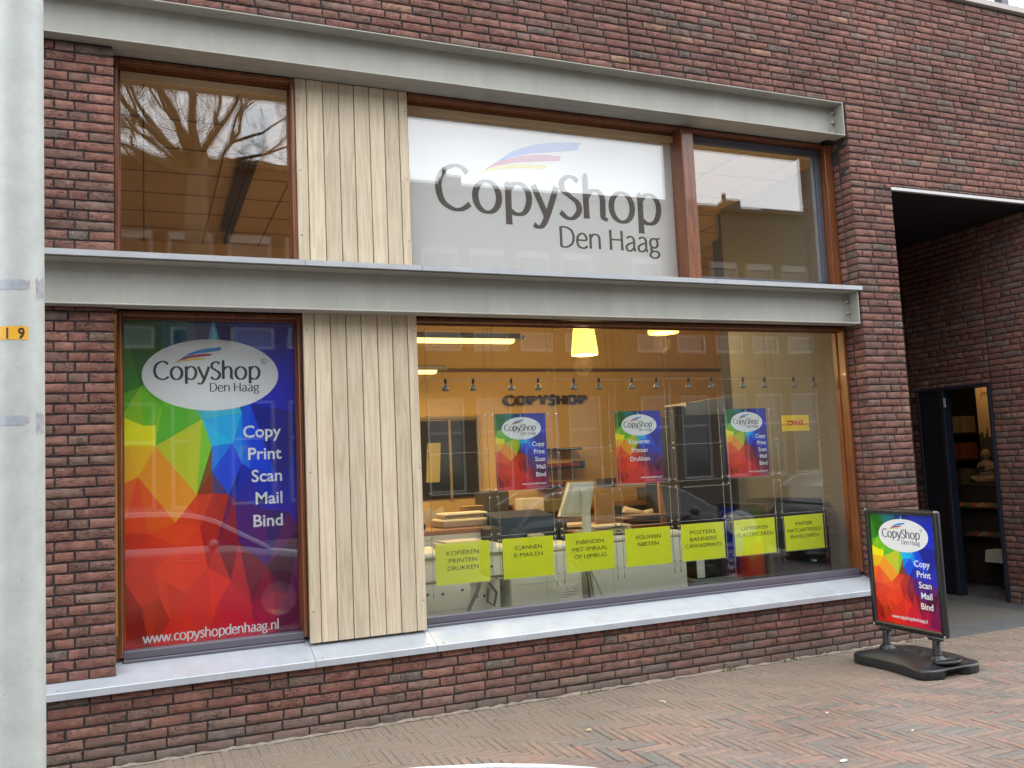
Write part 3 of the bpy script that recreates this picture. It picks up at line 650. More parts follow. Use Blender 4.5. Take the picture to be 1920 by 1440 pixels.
PTS = [(0.137,1),(0.223,1),(0.411,1),(0.509,1),(0.632,1),(0.223,0.906),(0.207,0.832),(0,0.764),(0.105,0.787),(0,0.7),(0,0.61),(0.118,0.671),(0.183,0.671),(0.22,0.727),(0.396,0.725),(0.44,0.687),(0.666,0.704),(0.717,0.731),(1,0.703),(1,0.936),(0.182,0.61),(0.492,0.604),(0.611,0.612),(0.49,0.528),(0.495,0.462),(0.087,0.521),(0,0.5),(0.035,0.613),(0.405,0.46),(0.584,0.455),(0.866,0.494),(1,0.609),(0.896,0.451),(1,0.44),(0.71,0.531),(0.664,0.548),(0.799,0.404),(0.615,0.443),(0.511,0.305),(0.635,0.312),(0.589,0.196),(0.793,0.232),(0.837,0.153),(0.705,0.123),(0.519,0.143),(0.459,0.242),(1,0.14),(0.339,0.173),(0.096,0.145),(0.195,0.168),(0.234,0.21),(0.168,0.244),(0,0.236),(0,0.129),(0.11,0.146),(0.04,0.05),(0.146,0.021),(0.279,0),(0.484,0.086),(0.707,0.074),(0.708,0.026),(0.835,0.034),(0.914,0.144),(0.571,0),(0.423,0),(0.252,0.099),(0.327,0.268),(0.142,0.354),(0,0.36),(0.286,0.381),(1,0.339),(0.925,0.392),(0,0),(1,0),(0,1),(1,1),(.3,.31),(.42,.36)]
def rainbow(O, U, V_, w, h, name, parent, gain=1.0, local=False):
    """thin sheet printed with coloured facets; O = lower left"""
    r = delaunay_2d_cdt([Vector(p) for p in PTS], [], [], 0, 1e-5)
    vs, fs = r[0], r[2]
    mb = MB(); O, U, V_ = Vector(O), Vector(U).normalized(), Vector(V_).normalized(); N_ = U.cross(V_); cols = []; rnd = random.Random(3)
    mb.add([O+U*(v.x*w)+V_*(v.y*h) for v in vs], [tuple(f) for f in fs])
    for f in fs:
        cx, cy = sum(vs[i].x for i in f)/3, sum(vs[i].y for i in f)/3
        best = sorted(ANCH, key=lambda a: (a[0]-cx)**2+((a[1]-cy)*1.7)**2)[:2]
        d = [1/(((b[0]-cx)**2+((b[1]-cy)*1.7)**2)**.5+.02)**2 for b in best]
        c = [sum(b[2+k]*q for b, q in zip(best, d))/sum(d) for k in range(3)]
        g = gain*rnd.uniform(.92, 1.1); cols.append(tuple(min(.9, v*g) for v in lin(c)))
    # back and rim
    t = .0012; n0 = len(mb.v)
    q = [O, O+U*w, O+U*w+V_*h, O+V_*h]; qb = [p-N_*t for p in q]
    mb.add(q+qb, [(4,7,6,5), (0,4,5,1), (1,5,6,2), (2,6,7,3), (3,7,4,0)]); cols += [(.7,.7,.7)]*5
    mb.c = cols
    return mb.build(name, M_PRINT, parent, local=local)

def spline(pts, n=6):
    out = []; P_ = [Vector((*p, 0)) for p in pts]
    for i in range(len(P_)-1):
        p0, p1, p2, p3 = P_[max(i-1,0)], P_[i], P_[i+1], P_[min(i+2, len(P_)-1)]
        for k in range(n):
            t = k/n; out.append(.5*((2*p1)+(p2-p0)*t+(2*p0-5*p1+4*p2-p3)*t*t+(3*p1-p0-3*p2+p3)*t**3))
    out.append(P_[-1]); return out
def ell(cx, cy, rx, ry, n=22, a0=0): return [(cx+rx*math.cos(a0+2*math.pi*i/n), cy+ry*math.sin(a0+2*math.pi*i/n)) for i in range(n+1)]
NIB = {  # humanist letter skeletons: (advance, [strokes]); a stroke starting with '-' is straight
 'C': (.70, [[(.62,.60),(.50,.69),(.34,.70),(.14,.59),(.05,.36),(.12,.12),(.32,.0),(.50,.01),(.65,.10)]]),
 'o': (.60, [ell(.29,.24,.235,.255)]), 'p': (.60, ['-', [(.10,.50),(.115,-.20)]] and [[(.07,.51),(.11,.42),(.11,.1),(.11,-.19)], [(.12,.38),(.24,.49),(.40,.49),(.52,.36),(.52,.17),(.42,.02),(.26,-.01),(.12,.06)]]),
 'y': (.54, [[(.03,.50),(.16,.24),(.28,.0)], [(.51,.50),(.42,.27),(.30,.0),(.20,-.16),(.10,-.20),(.01,-.16)]]),
 'S': (.50, [[(.44,.62),(.34,.69),(.22,.69),(.10,.60),(.11,.46),(.26,.36),(.41,.26),(.44,.12),(.32,.0),(.18,-.01),(.04,.08)]]),
 'h': (.60, [[(.07,.76),(.10,.70),(.10,.3),(.10,.0)], [(.11,.36),(.22,.48),(.36,.49),(.46,.38),(.46,.15),(.47,.04),(.56,.0)]]),
 'D': (.68, [[(.09,.69),(.09,.01)], [(.09,.68),(.30,.68),(.52,.58),(.60,.35),(.52,.12),(.30,.01),(.09,.01)]]),
 'e': (.52, [[(.08,.27),(.25,.27),(.44,.28),(.43,.40),(.34,.49),(.22,.49),(.10,.39),(.06,.22),(.12,.06),(.27,.0),(.40,.02),(.47,.08)]]),
 'n': (.58, [[(.07,.50),(.09,.42),(.09,.0)], [(.10,.36),(.21,.48),(.36,.49),(.46,.38),(.47,.0)]]),
 'H': (.70, [[(.10,.69),(.10,.0)], [(.58,.69),(.58,.0)], [(.11,.36),(.57,.36)]]),
 'a': (.52, [[(.09,.44),(.22,.50),(.35,.47),(.40,.36),(.40,.10),(.46,.0)], [(.40,.30),(.22,.26),(.07,.16),(.10,.03),(.22,.0),(.34,.06),(.40,.13)]]),
 'g': (.52, [ell(.23,.32,.165,.165,16), [(.12,.17),(.10,.08),(.22,.04),(.38,.02),(.44,-.08),(.34,-.19),(.18,-.20),(.06,-.13),(.08,-.03),(.18,.04)], [(.35,.44),(.42,.49),(.50,.48)]]),
 'O': (.80, [ell(.37,.35,.27,.31)]), 'P': (.62, [[(.13,.69),(.13,.0)], [(.16,.60),(.32,.61),(.44,.55),(.45,.43),(.34,.34),(.16,.33)]]), 'Y': (.68, [[(.06,.69),(.33,.33)], [(.60,.69),(.34,.33)], [(.33,.38),(.33,.0)]]),
 'w': (.78, [[(.02,.50),(.12,.24),(.22,.0)], [(.38,.46),(.30,.22),(.23,.0)], [(.38,.50),(.47,.24),(.56,.0)], [(.74,.50),(.66,.22),(.57,.0)]]),
 'c': (.48, [[(.43,.43),(.33,.49),(.20,.48),(.08,.38),(.06,.20),(.14,.05),(.28,.0),(.44,.07)]]),
 's': (.42, [[(.36,.44),(.25,.50),(.12,.46),(.09,.37),(.19,.29),(.32,.22),(.34,.09),(.22,.0),(.05,.05)]]),
 'd': (.58, [[(.48,.76),(.48,.12),(.54,.0)], [(.47,.40),(.35,.49),(.20,.48),(.07,.34),(.07,.16),(.17,.01),(.33,.01),(.47,.12)]]),
 'l': (.26, [[(.07,.75),(.11,.70),(.11,.0)]]), '.': (.26, [[(.11,.0),(.11,.07)]]), ' ': (.26, [])}
def nib(mb, s, O, U, V_, width, vscale=None, thick=.105, thin=.045, m=0, eps=.0001, align='l', depth=0):
    """letters drawn with a broad pen: uprights thick, flats thin"""
    tot = sum(NIB[c][0] for c in s); k = width/tot; kv = vscale if vscale else k
    O, U, V_ = Vector(O), Vector(U), Vector(V_); N_ = U.cross(V_)
    if align == 'r': O = O-U*width
    x = 0; q = 0
    for c in s:
        adv, strokes = NIB[c]
        for st in strokes:
            q += 1; pts = spline(st, 5 if len(st) < 12 else 2) if len(st) > 2 else [Vector((*st[0],0)), Vector((*[(a+b)/2 for a, b in zip(st[0], st[1])],0)), Vector((*st[1],0))]
            vs = []; n = len(pts); closed = (pts[0]-pts[-1]).length < .01
            for i, p in enumerate(pts):
                t = (pts[min(i+1, n-1)]-pts[max(i-1, 0)]) if not (closed and i in (0, n-1)) else pts[1]-pts[-2]
                t = t.normalized() if t.length > 1e-6 else Vector((0,1,0))
                wd = thin+(thick-thin)*abs(t.y)**1.3
                if not closed and i in (0, n-1): wd *= 1.15
                nn = Vector((-t.y, t.x, 0))*wd/2
                for sgn in (1, -1):
                    a = p+nn*sgn; vs.append(O+U*((x+a.x)*k)+V_*(a.y*kv)+N_*(eps*(q % 7)))
            mb.add(vs, [(2*i, 2*i+1, 2*i+3, 2*i+2) for i in range(n-1)], m)
            if depth:
                bk = [v-N_*depth for v in vs]; nv = len(vs)
                mb.add(vs+bk, [(2*i, 2*i+2, nv+2*i+2, nv+2*i) for i in range(n-1)]+[(2*i+1, nv+2*i+1, nv+2*i+3, 2*i+3) for i in range(n-1)]+[(0, nv, nv+1, 1), (nv-2, nv-1, 2*nv-1, 2*nv-2)], m)
        x += adv
BLUE = [(0.249,0.198),(0.323,0.252),(0.41,0.286),(0.497,0.305),(0.632,0.318),(0.616,0.284),(0.591,0.269),(0.511,0.266),(0.415,0.252),(0.322,0.227)]
RED = [(0.199,0.163),(0.26,0.206),(0.353,0.234),(0.447,0.25),(0.54,0.252),(0.529,0.231),(0.508,0.222),(0.429,0.219),(0.336,0.206),(0.252,0.186)]
YELL = [(0.157,0.136),(0.221,0.174),(0.29,0.195),(0.382,0.205),(0.476,0.208),(0.467,0.192),(0.451,0.185),(0.365,0.185),(0.274,0.175),(0.206,0.156)]
def logo(mb, O, U, V_, w, d=.0006, reg=True, vs=1.0, blades=None):
    """shop logo: three blades over two lines; slots 0 dark, 1 blue, 2 crimson, 3 yellow"""
    O, U, V_ = Vector(O), Vector(U), Vector(V_); N_ = U.cross(V_); O = O+N_*d
    nib(mb, 'CopyShop', O, U, V_, w, w/4.12*vs, thick=.128, thin=.054)
    nib(mb, 'DenHaag'[:3]+' '+'Haag', O+U*(w*.985)-V_*(w*.124*vs), U, V_, w*.475, w*.475/3.92*vs, thick=.10, thin=.055, align='r')
    for pl, mi in ((BLUE,1), (RED,2), (YELL,3)):
        up = [(a*w, b*w*vs) for a, b in pl]; n = len(up)//2
        # strip triangulation between upper and lower edge
        top = up[:5]; bot = [up[0]]+up[:5:-1]; bot = bot[:4]+[up[5]] if len(bot) > 4 else bot
        V3 = [O+U*a+V_*b for a, b in top]+[O+U*a+V_*b for a, b in bot]
        nb = len(bot); k0 = 5
        (blades or mb).add(V3, [(0, k0+1, 1)]+[(i, k0+i, k0+i+1, i+1) for i in range(1, min(4, nb-1))], mi)
    if reg:
        c = O+U*(w*1.035)+V_*(w*.175*vs); r = w*.03
        a = [(math.cos(i*math.pi/10), math.sin(i*math.pi/10)) for i in range(21)]
        mb.add([c+U*(p*r*s_)+V_*(q*r*s_) for p, q in a for s_ in (1, .84)], [(2*i, 2*i+1, 2*i+3, 2*i+2) for i in range(20)], 0)
        mb.text('R', c-V_*(r*.5), U, V_, h=r*1.0, align='c', m=0)
INKS = [M_DARKINK, M_CYAN, M_MAG, M_YEL, M_WHITEINK]
def artwork(O, U, V_, w, h, parent, style='A', local=False, words=('Copy','Print','Scan','Mail','Bind')):
    """oval, logo, word list and web address printed on a rainbow sheet"""
    O, U, V_ = Vector(O), Vector(U).normalized(), Vector(V_).normalized(); N_ = U.cross(V_)
    if style == 'W': ov = (.498,.828,.39,.111); lg = (.171,.815,.612); ln = [(.898,.631-.0695*i) for i in range(5)]; cap = .0385; url = (.104,.866,.036)
    else: ov = (.525,.803,.38,.148); lg = (.185,.775,.62); ln = [(.955,.565-.1005*i) for i in range(5)]; cap = .060; url = (.49,.96,.062)
    if style == 'A': ov = (.52,.803,.38,.148)
    if style == 'B': ov = (.52,.812,.39,.15); lg = (.19,.79,.60); ln = [(.90,.545-.093*i) for i in range(5)]; cap = .058; url = (.25,.80,.055)
    base = MB(); n = 64
    pts = [O+U*(w*(ov[0]+ov[2]*math.cos(2*math.pi*i/n)))+V_*(h*(ov[1]+ov[3]*math.sin(2*math.pi*i/n)))+N_*.0006 for i in range(n)]
    base.add(pts, [tuple(range(n))]); base.build('oval_field', M_WHITEINK, parent, local=local)
    mb = MB(); b2 = MB(); logo(mb, O+U*(w*lg[0])+V_*(h*lg[1]), U, V_, w*lg[2], d=.0012, blades=b2)
    mb.build('logo_lettering', INKS, parent, local=local); b2.build('logo_blades', INKS, parent, local=local); mb = MB()
    O2 = O+N_*.0008
    if words[0] == 'Copy':
        for s_, (x, y) in zip(words, ln): mb = MB(); mb.text(s_, O2+U*(w*x)+V_*(h*y), U, V_, h=h*cap, w=None, align='r', m=4, bold=.016); mb.build('printed_word', INKS, parent, local=local)
    else:
        for s_, y in zip(words, (.545,.425,.305)): mb = MB(); mb.text(s_, O2+U*(w*.50)+V_*(h*y), U, V_, h=h*.066, align='c', m=4, bold=.014); mb.build('printed_word', INKS, parent, local=local)
    mb = MB()
    nib(mb, 'www.copyshopdenhaag.nl', O2+U*(w*url[0])+V_*(h*url[2]), U, V_, w*(url[1]-url[0]), w*(url[1]-url[0])/11.0*1.1, thick=.13, thin=.075, m=4)
    mb.build('web_address', INKS, parent, local=local)

# banner sheet behind the lower left window
yb = .350; bx0, bx1 = P(229,900,yb).x-.015, P(560,900,yb).x+.02; bz0, bz1 = .575, 2.66
# keep the sheet clear of the second pane
banner = empty('window_banner', (bx0, yb, bz0), 'tall rainbow faceted banner with white oval and five white words filling the lower left window', 'banner')
art0, art1 = P(229,900,yb).x, P(560.5,900,yb).x
rainbow((art0-.004, yb, P(400,1215,yb).z-.012), (1,0,0), (0,0,1), art1-art0+.008, P(400,600,yb).z-P(400,1215,yb).z+.03, 'banner_sheet', banner, 1.3)
artwork((art0, yb, P(400,1215,yb).z), (1,0,0), (0,0,1), art1-art0, P(400,600,yb).z-P(400,1215,yb).z, banner, 'W')

# frosted sheet with the big logo behind the upper middle window
yf = .350; fx0, fx1 = UX[-1]-.004, XM0+.012; zf1 = P(767,216,yf).z
film = empty('logo_window_sheet', (fx0, yf, 3.03), 'frosted white window sheet with large dark logo and three coloured blades, upper middle window', 'window sign')
mb = MB(); mb.box((fx0, yf, 3.02), (fx1, yf+.002, zf1))
M_FILM = mat('frosted_film', (.86,.86,.86), .5)
t = M_FILM.node_tree; b_ = t.nodes['Principled BSDF']; tl_ = t.nodes.new('ShaderNodeBsdfTranslucent'); tl_.inputs[0].default_value = (.8,.78,.74,1); ms = t.nodes.new('ShaderNodeMixShader'); ms.inputs[0].default_value = .25
t.links.new(b_.outputs[0], ms.inputs[1]); t.links.new(tl_.outputs[0], ms.inputs[2]); t.links.new(ms.outputs[0], t.nodes['Material Output'].inputs[0])
mb.build('film', M_FILM, film)
mb = MB(); A = P(818.5,396,yf); B = P(1241.5,418,yf)
b2 = MB(); logo(mb, (A.x, yf-.0004, P(910,396,yf).z), (1,0,0), (0,0,1), B.x-A.x, reg=False, blades=b2)
FI = [mat('film_letter', (.085,.070,.060), .5), mat('film_blue', (.03,.16,.60), .5), mat('film_red', (.42,.03,.12), .5), mat('film_yellow', (.66,.55,.03), .5)]
mb.build('logo_lettering', FI, film); b2.build('logo_blades', FI, film)

# ------------------------------------------------------------------ cable display behind the shop window
YD = .42; COLX = [1.912+.519*i for i in range(7)]; PW = .42
Z_ROW = {1: (1.722, 2.004), 2: (1.425, 1.705), 3: (1.100, 1.395), 4: (.778, 1.075)}
M_CABLE = mat('steel_cable', (.18,.18,.17), .35, metal=.8); M_CLIP = mat('clip_chrome', (.62,.62,.62), .25, metal=.7)
ORD = ['first', 'second', 'third', 'fourth', 'fifth', 'sixth', 'seventh']
post_cols = {1: ('Copy','Print','Scan','Mail','Bind'), 3: ('Kopieren','Printen','Drukken'), 5: ('Copy','Print','Scan','Mail','Bind')}
for i, x in enumerate(COLX):
    for side in (0, 1):
        cxx = x-.020 if side == 0 else x+PW+.020
        g = empty('display_cable', (cxx, YD, .70), '%s steel hanging cable of the %s poster column from the wood cladding' % (('left', 'right')[side], ORD[i]), 'cable', 'steel cables holding the window display')
        mb = MB(); mb.cyl((cxx, YD, .70), (cxx, YD, 2.66), .0014, 6); mb.lathe([(.003,0),(.0035,.03),(.0014,.035)], (cxx, YD, .695), 8); mb.build('wire', M_CABLE, g)
        zz = []
        for r_, (a, b) in Z_ROW.items():
            if i in post_cols and r_ in (1, 2): zz += [b-.012] if r_ == 1 else [a+.012]
            else: zz += [a+.012, b-.012]
        if i == 6 and side == 0: pass
        for z in zz:
            k = MB(); sg = 1 if side == 0 else -1
            k.bbox((cxx-.009, YD-.007, z-.0055), (cxx+.009, YD+.007, z+.0055), .002); k.build('clip', M_CLIP, g)
CARDS = [['KOPIËREN','PRINTEN','DRUKKEN'], ['SCANNEN','E-MAILEN'], ['INBINDEN','MET SPIRAAL','OF LIJMRUG'], ['VOUWEN','NIETEN'], ['POSTERS','BANNERS','CANVASPRINTS'], ['LAMINEREN','PLASTIFICEREN'], ['PAPIER','INKTCARTRIDGES','ENVELOPPEN']]
CW = [[.60,.52,.58],[.54,.56],[.58,.74,.68],[.56,.46],[.60,.62,.86],[.66,.90],[.44,.88,.74]]
CLAB = ['about copying in three lines, left-hand end', 'about scanning in two lines', 'about spiral binding in three lines', 'about folding and stapling, two short lines', 'about posters and canvas prints', 'about laminating in two long lines', 'about paper and envelopes, right-hand end']
for i, x in enumerate(COLX):
    for r_, (z0, z1) in Z_ROW.items():
        if r_ == 2 and i in post_cols: continue
        if i == 6 and r_ == 1: continue
        a0, a1 = (Z_ROW[2][0], z1) if (r_ == 1 and i in post_cols) else (z0, z1)
        where = {1: 'top', 2: 'second', 3: 'third', 4: 'bottom'}[r_]
        body = ('empty clear acrylic panel in the %s row, %s column of the window display' % (where, ORD[i])) if not (r_ == 4 or (r_ == 1 and i in post_cols)) else ('clear acrylic pocket holding the %s, %s column of the window display' % ('yellow card' if r_ == 4 else 'rainbow poster', ORD[i]))
        mb = MB(); X0, X1 = x-.012, x+PW+.012
        mb.add([(X0, YD-.006, a0), (X1, YD-.006, a0), (X1, YD-.006, a1), (X0, YD-.006, a1)], [(0,1,2,3)])
        e = .0016
        mb.box((X0, YD-.0085, a0-e), (X1, YD-.0035, a0), 1)
        for xx in (X0-e, X1): mb.box((xx, YD-.0075, a0), (xx+e*.5, YD-.0045, a1), 1)
        o = mb.build('acrylic_panel', [M_ACRYL, M_ACEDGE]); tag(o, body, 'display panel', 'clear acrylic panels in the window display')
    z0, z1 = Z_ROW[4]
    c = empty('yellow_card', (x, YD, z0), 'bright yellow-green card %s of the card row' % CLAB[i], 'sign', 'yellow cards in the window')
    tl = random.Random(i).uniform(-.006, .006)
    mb = MB(); mb.obox((x+.002, YD, z0+.002), (.416, 0, .416*tl), (0, .0015, 0), (0, 0, z1-z0-.004)); mb.build('card', M_SIGNY, c)
    mb = MB(); lines = CARDS[i]
    for j, s_ in enumerate(lines):
        zt = z1-.088-.054*j-(0 if len(lines) == 3 else .002)
        mb.text(s_, (x+.21, YD-.0008, zt), (1,0,tl), (0,0,1), w=.42*CW[i][j]*.98, h=.032, align='c')
    mb.build('lettering', M_BLACKINK, c)
    if i in post_cols:
        a0, a1 = Z_ROW[2][0]+.003, Z_ROW[1][1]-.003; xo = {1: -.022, 3: -.034, 5: -.020}[i]
        lab = {1: 'rainbow hanging poster listing five English words, left of the three in the display', 3: 'rainbow hanging poster with three centred Dutch words, middle of the display', 5: 'rainbow hanging poster with five English words beside the small yellow courier sign'}[i]
        g = empty('rainbow_poster', (x+xo, YD, a0), lab, 'poster', 'rainbow posters hanging in the window')
        rainbow((x+xo, YD, a0), (1,0,0), (0,0,1), .424, a1-a0, 'poster_sheet', g, 1.1)
        artwork((x+xo, YD, a0), (1,0,0), (0,0,1), .424, a1-a0, g, 'A', words=post_cols[i])
# yellow courier sign
A, B = P(1464.5,779,.40), P(1518,807,.40)
g = empty('courier_sign', (A.x, .4, B.z), 'small yellow courier sign with slanted red letters right of the posters', 'sign')
mb = MB(); mb.box((A.x, .40, B.z), (B.x, .4015, A.z)); mb.build('sign_sheet', mat('courier_yellow', (.72,.50,.02), .5), g)
mb = MB(); w_, h_ = B.x-A.x, A.z-B.z; zb = B.z+h_*.36
# heavy slanted initials built from bars, with speed lines
def bar(pts): mb.poly([(p[0]*w_, p[1]*h_) for p in pts], (A.x, .3992, B.z), (1,0,0), (0,0,1))
def sl(x, y): return (x+(y-.36)*.22, y)
for pts in ([sl(.17,.36),sl(.24,.36),sl(.24,.50),sl(.17,.50)], [sl(.17,.56),sl(.38,.56),sl(.40,.66),sl(.15,.66)], [sl(.25,.36),sl(.36,.36),sl(.40,.44),sl(.25,.43)], [sl(.33,.445),sl(.40,.445),sl(.41,.555),sl(.34,.555)],
            [sl(.43,.36),sl(.50,.36),sl(.50,.66),sl(.43,.66)], [sl(.505,.47),sl(.56,.47),sl(.56,.56),sl(.505,.56)], [sl(.565,.36),sl(.635,.36),sl(.635,.66),sl(.565,.66)],
            [sl(.66,.36),sl(.73,.36),sl(.73,.66),sl(.66,.66)], [sl(.735,.36),sl(.85,.36),sl(.85,.44),sl(.735,.44)]): bar(pts)
for y in (.365,.405,.445): bar([(.0,y),(.13,y),(.135,y+.018),(.0,y+.018)]); bar([(.89,y),(1.0,y),(1.0,y+.018),(.895,y+.018)])
mb.build('lettering', mat('courier_red', (.45,.01,.02), .5), g)
# low-voltage cable with small spotlights
ZS = 2.262; YS = .46
mb = MB(); pts = [(1.86,YS,ZS-.03),(1.92,YS,ZS)]+[(1.92+i*.2, YS, ZS+.003*math.sin(i*1.3)) for i in range(1, 19)]+[(5.60,YS,ZS)]
mb.tube(pts, .0022, 6); o = mb.build('spotlight_cable', mat('pale_wire', (.5,.48,.42), .5)); tag(o, 'thin pale horizontal wire carrying the small spotlights across the window', 'cable')
spx = [835,887,958.5,1009,1076,1123,1184.5,1230.5,1291,1334,1393,1433.5,1488,1526]
M_SPOT = mat('spot_grey', (.20,.23,.22), .35, metal=.3)
so0 = None
for i, px in enumerate(spx):
    x = P(px, 720, YS).x
    lab = 'small grey spotlight on the horizontal wire, %s counted from the wood cladding' % (ORD+['eighth','ninth','tenth','eleventh','twelfth','thirteenth','fourteenth'])[i]
    if so0 is None:
        so0 = empty('spotlight', (x, YS, ZS), lab, 'spotlight', 'small spotlights on the window wire')
        k = MB(); k.bbox((-.008,-.008,-.028), (.008,.008,.010), .002); k.build('socket', M_BLACKM, so0, local=True)
        k = MB(); k.lathe([(0,-.024),(.007,-.026),(.009,-.036),(.016,-.045),(.0235,-.062),(.026,-.080),(.024,-.080),(.018,-.06),(0,-.05)], (0,0,0), 16); k.build('reflector', M_SPOT, so0, local=True)
    else:
        c = copy_tree(so0); c.location = (x, YS, ZS); c['label'] = lab
# ------------------------------------------------------------------ lit lamps in the shop
M_TUBE = mat('lit_tube', (1,.8,.35), .5, emit=(1.0,.72,.22), estr=3.2)
M_SHADE = mat('lit_shade', (1,.8,.3), .5, emit=(1.0,.66,.10), estr=2.6)
M_FIX = mat('fixture_grey', (.20,.20,.19), .45, metal=.2)
def light(name, typ, loc, e, col, size=.3, parent=None, **kw):
    l = bpy.data.lights.new(name, typ); l.energy = e; l.color = col
    if typ == 'AREA': l.shape = 'RECTANGLE'; l.size = size; l.size_y = kw.get('sy', size)
    else: l.shadow_soft_size = size
    o = bpy.data.objects.new(name, l); S.collection.objects.link(o)
    if parent is not None: o.parent = parent; o.location = Vector(loc)-WO[parent.name]
    else: o.location = loc
    return o
def linear_lamp(pl, pr_, y, len_, lab):
    B = P(*pr_, y); x1 = B.x; z = B.z; x0 = x1-len_
    g = empty('linear_lamp', ((x0+x1)/2, y, z), lab, 'lamp', 'linear lamps hanging in the shop')
    mb = MB(); mb.bbox((x0, y-.09, z+.012), (x1-.05, y+.09, z+.062), .01); mb.bbox((x1-.049, y-.05, z+.014), (x1, y+.05, z+.052), .008); mb.build('housing', M_FIX, g)
    mb = MB(); mb.prism([(-.07,.011),(.07,.011),(.045,-.022),(-.045,-.022)], (x0+.02, y, z), (0,1,0), (0,0,1), (x1-x0-.14,0,0)); mb.build('diffuser', M_TUBE, g)
    mb = MB()
    for xx in (x0+.25, x1-.35): mb.tube([(xx-.03, y, z+.06), (xx, y, z+.35), (xx, y, ZC-.01)], .003, 6); mb.tube([(xx+.03, y, z+.06), (xx, y, z+.35)], .003, 6)
    mb.build('hanger', M_STEEL, g)
    light('tube_light', 'AREA', ((x0+x1)/2, y, z-.04), 54, (1,.70,.32), len_-.3, g, sy=.1)
    return g
linear_lamp(None, (982,640), 2.0, 1.55, 'long glowing linear lamp hanging at the top left of the shop window')
linear_lamp(None, (836,697), 3.2, 1.5, 'second glowing linear lamp farther back, its end seen below the first')
def pendant(cx, cy_bottom, y, r0, r1, h, lab, pw=56):
    B = P(cx, cy_bottom, y)
    g = empty('pendant_lamp', (B.x, y, B.z), lab, 'lamp', 'glowing cone pendants in the shop')
    mb = MB(); mb.lathe([(r1*.96,.0),(r1,.01),(r1*.985,.05),(r0,h),(r0*.5,h+.012),(0,h+.014)], B, 32); mb.lathe([(r1*.955,.003),(0,.002)], B, 32); mb.build('shade', M_SHADE, g)
    mb = MB(); mb.cyl(B+Vector((0,0,h+.01)), (B.x, y, ZC-.006), .004, 6); mb.lathe([(.05,-.03),(.05,0)], (B.x, y, ZC-.006), 16); mb.build('cord', M_BLACKM, g)
    light('pendant_light', 'POINT', B+Vector((0,0,-.10)), pw, (1,.66,.28), .1, g)
pendant(1096.5, 666, 2.2, .095, .137, .36, 'yellow glowing cone pendant lamp near the middle of the shop window')
pendant(1244, 625, 2.2, .10, .165, .36, 'right glowing pendant lamp, only its lower rim below the beam', 16)
# ------------------------------------------------------------------ things in the shop
M_LG = mat('machine_grey', (.70,.75,.70), .5, var=.03); M_MG = mat('machine_mid', (.36,.39,.37), .5); M_DG = mat('machine_dark', (.05,.055,.055), .4)
M_DESK = mat('desk_top', (.30,.12,.035), .4, var=.15, vscale=5); M_BLUE = mat('plotter_blue', (.020,.045,.10), .35)
M_PAPER = mat('paper', (.62,.56,.45), .8, var=.1, vscale=10); M_LABELM = mat('label_white', (.75,.78,.76), .6); M_TAN = mat('cardboard', (.33,.20,.09), .8, var=.15, vscale=6)
def wbox(mb, x0, x1, y0, y1, z0, z1, r=.006, m=0): mb.bbox((x0, y0, z0), (x1, y1, z1), r, m)
FZ = .02
# wall lettering
A, B = P(943,760,YI), P(1100,757,YI)
hh = P(1020,740,YI).z-P(1020,759.5,YI).z
mb = MB(); nib(mb, 'COPYSHOP', (A.x, YI-.055, P(1020,758.5,YI).z), (1,0,0), (0,0,1), B.x-A.x, hh*1.18, thick=.235, thin=.16, eps=.0004, depth=.035)
tag(mb.build('wall_letters', mat('wall_letters', (.018,.010,.010), .5)), 'row of thick dark capital letters standing off the ochre back wall', 'letters')
# dark room window at the back left
g = empty('interior_window', (2.3, YI, 1.0), 'dark internal window with pale frame at the left of the ochre back wall', 'window')
A, B = P(786,790,YI), P(901,930,YI)
mb = MB(); mb.box((A.x-.6, YI-.03, B.z), (B.x, YI-.006, A.z)); mb.build('pane', mat('dark_pane', (.022,.026,.020), .12), g)
mb = MB()
for x in (A.x-.6, A.x+.35, B.x-.03): mb.box((x, YI-.05, B.z-.02), (x+.03, YI-.031, A.z+.02))
mb.box((A.x-.6, YI-.05, A.z+.021), (B.x, YI-.031, A.z+.05)); mb.build('frame', mat('pale_frame', (.30,.24,.13), .6), g)
# wall shelves with binders
rnd = random.Random(9)
SH = [((1022,838),(1092,843)), ((1022,872),(1094,878)), ((1022,908),(1060,914))]
for i, (a, b) in enumerate(SH):
    A, B = P(*a, YI-.28), P(*b, YI-.28)
    g = empty('wall_shelf', (A.x, YI-.28, B.z), ['top dark shelf on the ochre wall, empty', 'middle dark shelf on the ochre wall with flat red and grey files', 'lowest dark shelf on the ochre wall with a flat red file'][i], 'shelf', 'dark shelves on the back wall')
    mb = MB(); wbox(mb, A.x, B.x, YI-.28, YI-.005, B.z, B.z+.03); mb.build('board', M_BLACKM, g)
    if i:
        mb = MB(); wbox(mb, A.x+.05, A.x+(.55 if i == 1 else .3), YI-.25, YI-.05, B.z+.032, B.z+.075)
        tag(mb.build('file_stack', mat('dull_red_file', (.22,.035,.02), .6)), 'flat red files lying on the %s wall shelf' % ['', 'middle', 'lowest'][i], 'files', 'red files on the shelves')
        if i == 1:
            mb = MB(); wbox(mb, A.x+.56, B.x-.03, YI-.25, YI-.05, B.z+.032, B.z+.07); tag(mb.build('file_stack', M_DG), 'low dark grey file lying right of the red ones on the middle wall shelf', 'files')
